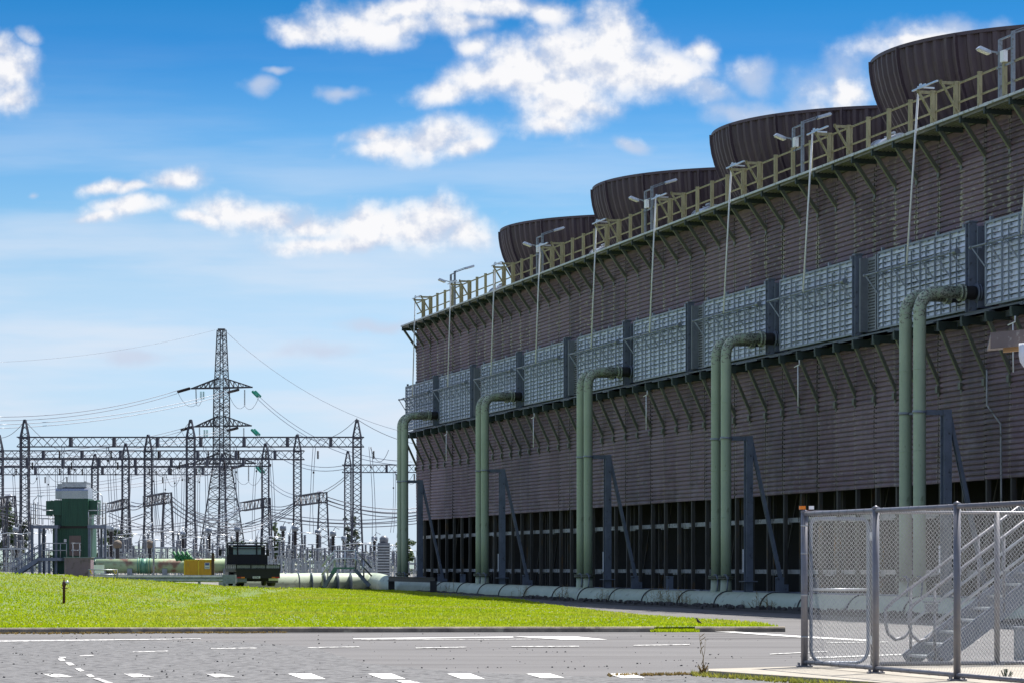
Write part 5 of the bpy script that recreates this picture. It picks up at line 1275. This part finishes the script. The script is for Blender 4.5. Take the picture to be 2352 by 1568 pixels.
def sagline(a, b, sag, n=16): 
    return [V3(a).lerp(V3(b), i / n) - Vector((0, 0, sag * 4 * (i / n) * (1 - i / n))) for i in range(n + 1)]
def wires():
    def wire(a, b, sag, label, r=.035, twin=0, group='overhead wires', nm='power_line'):
        mb = MB()
        for q in ((-twin / 2, twin / 2) if twin else (0,)):
            o = Vector((q * .35, 0, q)); mb.tube([p + o for p in sagline(a, b, sag)], r, 5)
        tag(O(nm, mb, M['wire']), label, 'wire', group); return
    # insulator strings on the pylon
    def string(a, b, m, label, n=14, rr=.16):
        a, b = V3(a), V3(b); d = (b - a); L = d.length; prof = [(.04, 0)]
        for i in range(n): z = L * (i + .2) / n; prof += [(.04, z), (rr, z + L / n * .25), (rr, z + L / n * .4), (.04, z + L / n * .6)]
        prof.append((.04, L)); mb = MB(); mb.lathe(prof, 8, a, False, d.normalized()); tag(O('insulator_string', mb, m), label, 'insulator', 'insulator strings on the pylon arms')
    lv = ['upper', 'middle', 'lower']
    YW = 470
    for i, (y, xl, xr) in enumerate(((890, 436, 582), (978, 444, 580), (1064, 433, 591))):
        string(P(xl, y + 1, PY), P(xl - 28, y + 9, 478), M['porcd'], 'dark horizontal insulator string off the left tip of the %s pylon arm' % lv[i], 16, .26)
        string(P(xr - 34, y + 4, PY), P(xr - 58, y + 10, 476), M['porcd'], 'dark horizontal insulator string on the right side of the %s pylon arm' % lv[i], 14, .24)
        string(P(xl + 14, y + 3, PY), P(xl + 15, y + 37, PY), M['porcd'], 'dark hanging insulator string under the left half of the %s pylon arm' % lv[i], 18, .15)
        string(P(xr - 20, y + 4, PY), P(xr - 20, y + 40, PY), M['porcd'], 'dark hanging insulator string under the right half of the %s pylon arm' % lv[i], 18, .15)
        for q in (0, 6): 
            string(P(xl + 25.5 + q, y + 8, 474), P(xl + 25.5 + q, y + 26, 474), M['glass_ins'], 'green glass insulator, %s of the pair under the left half of the %s arm' % ('left' if q == 0 else 'right', lv[i]), 8, .22)
            string(P(xr - 2 + q, y + 8, 476), P(xr + 10 + q, y + 20, 474), M['glass_ins'], 'green glass insulator, %s of the slanted pair off the right tip of the %s arm' % ('left' if q == 0 else 'right', lv[i]), 8, .24)
        # jumpers
        wire(P(xl - 28, y + 9, 478), P(xl + 15, y + 38, PY), 1.2, 'jumper loop under the left tip of the %s pylon arm' % lv[i]); wire(P(xl + 15, y + 38, PY), P(xl + 28, y + 26, 474), .6, 'short jumper to the green insulators left of the pylon, %s arm' % lv[i])
        wire(P(xr - 58, y + 10, 476), P(xr - 20, y + 41, PY), 1.4, 'jumper loop right of the pylon under the %s arm' % lv[i]); wire(P(xr - 20, y + 41, PY), P(xr + 12, y + 22, 474), 1.2, 'jumper loop out to the slanted green insulators of the %s arm' % lv[i])
    wire(P(494, 758, PY), P(-20, 832, 420), 1.0, 'earth wire from the pylon top to the left edge of the sky', .02)
    wire(P(519, 762, PY), P(985, 1003, 430), 3.0, 'earth wire from the pylon top down to the right behind the tower', .03)
    wire(P(408, 899, 478), P(-20, 961, 420), 1.2, 'upper twin conductor running from the left pylon arm to the left edge', .05, .55)
    wire(P(524, 901, 476), P(-20, 979, 425), 1.2, 'second twin conductor passing behind the pylon to the left edge', .05, .55)
    wire(P(416, 987, 478), P(-20, 1046, 420), 1.0, 'third twin conductor from the middle left arm, behind the gantry beam', .045, .5)
    wire(P(522, 988, 476), P(-20, 1066, 425), 1.0, 'fourth twin conductor crossing low behind the gantry beams', .045, .5)
    wire(P(405, 1073, 478), P(-20, 1124, 420), 1.0, 'fifth twin conductor from the lower left arm', .045, .5); wire(P(533, 1074, 476), P(-20, 1138, 425), 1.0, 'lowest twin conductor running to the left edge behind the green tower', .045, .5)
    wire(P(592, 911, 474), P(945, 1064, 360), 2.6, 'twin conductor from the upper green insulators down to the right gantry', .045, .5)
    wire(P(590, 999, 474), P(800, 1070, 354), 2.2, 'twin conductor from the middle green insulators to the right gantry column', .045, .5)
    wire(P(601, 1086, 474), P(800, 1090, 354), 3.4, 'sagging twin conductor from the lower green insulators to the right gantry', .045, .5)
    for i, (a, b, s, lab) in enumerate(((P(57, 965, 280), P(-20, 1000, 300), .8, 'earth wire from the far left gantry peak to the left edge'), (P(820, 960, 280), P(683, 995, 307), 1.3, 'earth wire between the right gantry peaks'), (P(438, 964, 280), P(340, 997, 307), 1.3, 'earth wire between the middle gantry peaks'), (P(57, 965, 280), P(217, 1042, 363), 1.5, 'earth wire from the left gantry peak back to a far row'), (P(683, 995, 307), P(610, 1018, 331), .8, 'earth wire between the second and third gantry rows'), (P(820, 962, 280), P(1100, 1005, 300), 1.6, 'earth wire from the right gantry peak towards the tower'))):
        wire(a, b, s, lab, .03)
    # strain busbars at mid height
    k = 0
    for (xa, ya, Ya), (xb, yb, Yb), s in sorted((((26, 1150, 291), (250, 1163, 355), .6), ((-10, 1170, 291), (250, 1172, 355), .8), ((300, 1155, 331), (385, 1140, 291), .5), ((297, 1165, 331), (336, 1152, 307), .3), ((393, 1143, 291), (556, 1162, 355), 1.6), ((393, 1152, 291), (556, 1168, 355), 1.8), ((440, 1175, 300), (684, 1150, 307), 2.0), ((610, 1160, 331), (684, 1152, 307), .5),
                                          ((748, 1143, 291), (1000, 1163, 300), .8), ((748, 1150, 291), (1000, 1172, 300), .9), ((610, 1175, 331), (1000, 1178, 300), 1.0), ((393, 1165, 291), (684, 1160, 307), 2.6), ((0, 1185, 300), (340, 1178, 307), 1.5), ((250, 1180, 331), (620, 1182, 331), 2.2), ((620, 1188, 331), (1000, 1192, 320), .8), ((120, 1193, 300), (480, 1190, 331), 1.0)), key=lambda q: q[0][0] + q[1][0] / 50):
        wire(P(xa, ya, Ya), P(xb, yb, Yb), s, 'slack twin conductor strung between the low side gantries, %s counted from the left' % ORD[k], .05, .35, 'strung conductors between low gantries'); k += 1
    # droppers with dark insulators hanging under the beams
    rr = random.Random(3)
    xs = {280: (145, 247, 356, 470, 540, 619, 722, 850), 307: (82, 172, 263, 420, 508, 590), 331: (30, 130, 196, 350, 400, 458, 540), 363: (60, 110, 160, 300, 380, 440), 354: (905, 922, 958)}
    yb = {280: 1028, 307: 1055, 331: 1070, 363: 1090, 354: 1083}
    bn = {280: 'nearest gantry beam', 307: 'second gantry beam', 331: 'third gantry beam', 363: 'farthest left gantry beam', 354: 'right hand gantry beam'}
    for Y, lst in xs.items():
        for ix, x in enumerate(lst):
            t = thing('dropper', 'twin dropper wires hanging from the %s, %s from the left' % (bn[Y], ORD[ix]), 'wire', (0, 0, 0), 0, 'droppers hanging from the gantry beams')
            a = P(x, yb[Y] - 3, Y); b = P(x + rr.uniform(-8, 12), rr.uniform(1222, 1248), Y); mb = MB(); m = a.lerp(b, .5) + Vector((rr.uniform(-.4, .4), 0, 0))
            for q in (-.12, .12):
                pts = []
                for i in range(9): f = i / 8; pts.append(a * (1 - f) ** 2 + m * 2 * f * (1 - f) + b * f * f + Vector((q + (.5 if f > .85 else 0) * q, 0, 0)))
                mb.tube(pts, .035, 4)
            O('wire', mb, M['wire'], t)
            mb = MB(); c = a.lerp(b, rr.uniform(.12, .3)); n = 7; pr = [(.03, 0)]
            for i in range(n): pr += [(.13, i * .12 + .03), (.05, i * .12 + .09)]
            mb.lathe(pr, 7, a + Vector((.35 * rr.choice((-1, 1)), 0, -1.2)), False); mb.lathe([(.09, -.1), (.09, .1)], 6, c); O('insulator', mb, M['porcd'], t)
            if rr.random() < .6:
                mb = MB(); mb.tube(sagline(a, P(x + rr.uniform(22, 45), yb[Y] + 4, Y), rr.uniform(.7, 1.6), 10), .035, 4); tag(O('jumper_loop', mb, M['wire']), 'slack jumper loop under the %s, right of its %s dropper' % (bn[Y], ORD[ix]), 'wire', 'jumper loops under the gantry beams')
wires()

def equipment():
    rr = random.Random(17)
    def stack(mb, z0, z1, r, n, x=0, y=0):
        pr = [(r * .55, z0)]; h = (z1 - z0) / n
        for i in range(n): z = z0 + i * h; pr += [(r * .6, z + h * .1), (r, z + h * .35), (r, z + h * .5), (r * .6, z + h * .85)]
        pr += [(r * .55, z1)]; mb.lathe(pr, 10, (x, y, 0), False)
    def protoA():   # post insulator on a pale stand
        t = thing('post_insulator', 'grey post insulator on a pale steel stand in the switchyard', 'insulator', (0, 0, 0), 0, 'post insulators in rows in the switchyard')
        mb = MB()
        for x in (-.22, .22): mb.box((x, 0, 1.2), (.10, .10, 2.4)); 
        for z in (.5, 1.2, 1.9): mb.bar((-.22, 0, z), (.22, 0, z + .5), .06)
        mb.box((0, 0, 2.42), (.7, .4, .08)); O('stand', mb, M['galv'], t); mb = MB(); stack(mb, 2.46, 3.7, .15, 9); O('porcelain', mb, M['porc'], t)
        mb = MB(); mb.lathe([(.1, 3.7), (.1, 3.85)], 8); mb.tube([(-.5, 0, 3.82), (.5, 0, 3.9)], .04, 6); O('terminal', mb, M['galvd'], t); return t
    def protoB():
        t = thing('current_transformer', 'tall dark instrument transformer on a stand in the switchyard', 'transformer', (0, 0, 0), 0, 'dark instrument transformers in the switchyard')
        mb = MB()
        for x in (-.25, .25): mb.box((x, 0, .8), (.12, .12, 1.6))
        mb.box((0, 0, 1.7), (.7, .5, .25)); O('stand', mb, M['galvd'], t); mb = MB(); stack(mb, 1.8, 4.3, .22, 16); O('bushing', mb, M['porcd'], t); mb = MB(); mb.lathe([(.15, 4.3), (.3, 4.4), (.3, 4.75), (.12, 4.85)], 12); mb.tube([(0, 0, 4.8), (.2, 0, 5.2), (.6, 0, 5.0)], .04, 5); O('head', mb, M['galvd'], t); return t
    def protoC():
        t = thing('disconnector', 'disconnector switch with three insulators and slanted blades in the switchyard', 'switch', (0, 0, 0), 0, 'disconnector switches in the switchyard')
        mb = MB()
        for x in (-1.3, 0, 1.3): 
            for d in (-.3, .3): mb.box((x + d * .5, d, 1.25), (.09, .09, 2.5))
            mb.bar((x - .15, 0, .4), (x + .15, 0, 1.4), .05); mb.bar((x + .15, 0, 1.4), (x - .15, 0, 2.4), .05)
        mb.box((0, 0, 2.5), (3.2, .25, .14)); mb.box((0, 0, .9), (3, .06, .06)); O('frame', mb, M['galv'], t)
        for x in (-1.3, 0, 1.3): mb = MB(); stack(mb, 2.58, 3.75, .14, 9, x); O('insulator', mb, M['porc'], t)
        mb = MB(); mb.tube([(-1.3, 0, 3.8), (0, 0, 3.95), (1.3, 0, 3.8)], .045, 5); mb.tube([(-1.3, 0, 3.8), (-1.0, .2, 4.7)], .035, 5); mb.tube([(1.3, 0, 3.8), (1.55, .1, 4.4), (1.9, 0, 4.0)], .03, 5); O('blade', mb, M['alu'], t); return t
    A_, B_, C_ = protoA(), protoB(), protoC(); fa = fb = fc = True
    def put(proto, first, x, Y, s=1., lab=None):
        o = proto if first else dup(proto); p = P(x, 1300, Y); g = min(Hn(p.x, 230), 1.0) - .3
        o.location = (p.x, Y, g); o.rotation_euler = (0, 0, rr.uniform(-.3, .3)); o.scale = (s, s, s)
        if lab: o['label'] = lab
    for Y, x0, x1, st in ((236, 226, 955, 13), (258, 8, 950, 21), (282, 20, 950, 27)):
        x = x0
        while x < x1:
            if rr.random() < .88: put(A_, fa, x + rr.uniform(-5, 5), Y + rr.uniform(-3, 3), rr.uniform(.60, .86)); fa = False
            x += st
    for i, (x, Y) in enumerate(sorted(((765, 250), (678, 246), (650, 255), (790, 262), (860, 258), (255, 240), (480, 250), (420, 262), (545, 260), (920, 262), (36, 262), (100, 255), (730, 262)))): put(B_, fb, x, Y, rr.uniform(.82, 1.0), 'tall dark instrument transformer on a stand in the switchyard, %s from the left' % ORD[i]); fb = False
    for i, (x, Y) in enumerate(sorted(((300, 248), (375, 250), (445, 246), (620, 250), (700, 256), (820, 250), (885, 246), (930, 252), (20, 258), (70, 262), (560, 268), (345, 285), (500, 285), (760, 285), (840, 288), (260, 280)))): put(C_, fc, x, Y, rr.uniform(.85, 1.08), 'disconnector switch with slanted blades in the switchyard, %s from the left' % ORD[i]); fc = False
    # round brown tanks
    for i, x in enumerate((270, 344)):
        p = P(x, 1249, 236); t = thing('round_tank', 'round brownish tank on a dark leg, %s of the two left of the truck' % ('left' if i == 0 else 'right'), 'tank', (p.x, p.y, p.z), 0, 'round tanks on legs')
        mb = MB(); mb.lathe([(.0, -.3), (.28, -.25), (.36, -.1), (.36, .1), (.28, .25), (0, .3)], 18, axis=(.3, -1, 0)); O('drum', mb, M['brownst'], t); mb = MB(); mb.box((0, 0, -1.2), (.3, .3, 1.8)); O('leg', mb, M['porcd'], t)
    # grey ribbed radiator unit near the riser pipes
    p = P(882, 1275, 215); t = thing('finned_transformer', 'pale grey finned transformer bank standing left of the first green riser pipes', 'transformer', (p.x, p.y, 0))
    mb = MB(); mb.box((0, 0, 1.9), (.9, .9, 2.9)); O('body', mb, M['porc'], t); mb = MB()
    for i in range(13): mb.box((0, -.5, .6 + i * .21), (1.15, .25, .09))
    O('cooling_fins', mb, M['galv'], t); mb = MB(); mb.lathe([(.3, 3.3), (.35, 3.7), (.15, 3.9)], 12); O('cap', mb, M['porc'], t)
    # mesh yard fence low behind the pipes
    t = thing('yard_fence', 'low grey mesh security fence in front of the switchyard equipment', 'fence', (0, 225, 0)); mb = MB()
    x0, x1 = P(-20, 0, 225).x, P(965, 0, 225).x; n = int((x1 - x0) / 2.5)
    for i in range(n + 1): mb.box((x0 + i * 2.5, 0, .9), (.07, .07, 2.0))
    O('post', mb, M['galvd'], t); mb = MB()
    for z in (1.85, 1.2, .6): mb.box(((x0 + x1) / 2, 0, z), (x1 - x0, .035, .05))
    x = x0
    while x < x1: mb.box((x, 0, 1.2), (.02, .02, 1.4)); x += .16
    O('mesh_panel', mb, M['galvd'], t)
equipment()

# ------------------------------------------------------------------ trees, hedge and hills behind
def trees():
    rr = random.Random(31)
    def tree(x, ytop, ybase, wpx, Y, m, label, dens=1.0):
        s = Y / FPX; base = P(x, ybase, Y); base.z = 0; top = EYE + (HZ - ytop) * s; w = wpx * s; h = top
        t = thing('tree', label, 'tree', base)
        mb = MB(); mb.tube([(0, 0, 0), (.1, 0, h * .3), (-.1, .1, h * .6), (.1, 0, h * .9)], [.35, .28, .18, .05], 8); limbs = []
        for i in range(14):
            a = rr.uniform(0, 6.28); z = h * rr.uniform(.25, .8); l = w * .5 * rr.uniform(.5, .95); e = Vector((math.cos(a) * l, math.sin(a) * l, z + h * rr.uniform(.05, .2))); mb.tube([(0, 0, z), (e * .5 + Vector((0, 0, z * .45))), e], [.13, .08, .03], 5); limbs.append(e)
        O('trunk', mb, M['bark'], t)
        mb = MB(); cl = [e for e in limbs] + [Vector((rr.gauss(0, w * .16), rr.gauss(0, w * .16), h * rr.uniform(.35, .96))) for _ in range(12)]
        for c in cl:
            R_ = w * rr.uniform(.12, .22)
            for _ in range(int(90 * dens)):
                d = Vector((rr.gauss(0, 1), rr.gauss(0, 1), rr.gauss(0, .8))).normalized() * R_ * rr.random() ** .4; p = c + d; q = rr.uniform(.18, .38); u = Vector((rr.gauss(0, 1), rr.gauss(0, 1), rr.gauss(0, 1))).normalized(); v = u.orthogonal().normalized()
                mb.add([p - u * q, p + v * q * .5, p + u * q, p - v * q * .5], [(0, 1, 2, 3)])
        O('crown', mb, m, t)
    tree(14, 1150, 1290, 52, 420, M['leaf'], 'green tree behind the lattice columns at the far left edge')
    tree(44, 1195, 1290, 40, 430, M['leafd'], 'darker green tree just right of the far left edge tree')
    tree(268, 1205, 1290, 62, 440, M['leafd'], 'dark broad tree behind the switchyard right of the green tower')
    tree(243, 1235, 1290, 40, 400, M['leaf'], 'small light green tree directly right of the green tower', .8)
    tree(632, 1196, 1290, 26, 480, M['leaf'], 'thin sparse tree standing right of the pylon', .25)
    tree(808, 1180, 1290, 34, 460, M['leafd'], 'sparse tree behind the right gantry columns', .45)
    tree(545, 1240, 1290, 44, 500, M['leaf'], 'low round tree seen above the truck cab', .7)
    tree(930, 1235, 1290, 40, 520, M['leaf'], 'low tree beside the first green riser pipes', .8)
    # hedge row far off
    mb = MB()
    for _ in range(9000):
        x = rr.uniform(-230, -8) ; y = 560 + rr.uniform(-10, 10); z = rr.random() ** .7 * (2.6 + 1.6 * math.sin(x * .13) + 1.1 * math.sin(x * .41)) + .3; q = rr.uniform(.25, .5); u = Vector((rr.gauss(0, 1), rr.gauss(0, 1), rr.gauss(0, 1))).normalized(); v = u.orthogonal().normalized(); p = Vector((x, y, z))
        mb.add([p - u * q, p + v * q * .6, p + u * q, p - v * q * .6], [(0, 1, 2, 3)])
    tag(O('shelter_belt', mb, M['leafd']), 'far low line of shrubs and trees behind the switchyard', 'shrubs', kind='stuff')
    mb = MB(); n = 160; Y = 3800
    for i in range(n + 1):
        x = -1500 + i * 2200 / n; h = 16 + 12 * math.exp(-((x + 480) / 160) ** 2) + 7 * math.sin(x * .006) + 3 * math.sin(x * .023) + 1.5 * math.sin(x * .07)
        mb.v += [(x, Y - 300, -2), (x, Y, max(h, 2)), (x, Y + 900, -2)]
    for i in range(n): 
        for j in range(2): a = i * 3 + j; mb.face((a, a + 3, a + 4, a + 1), True)
    tag(O('hills', mb, M['hillm']), 'distant low pale hills on the horizon', kind='structure')
trees()
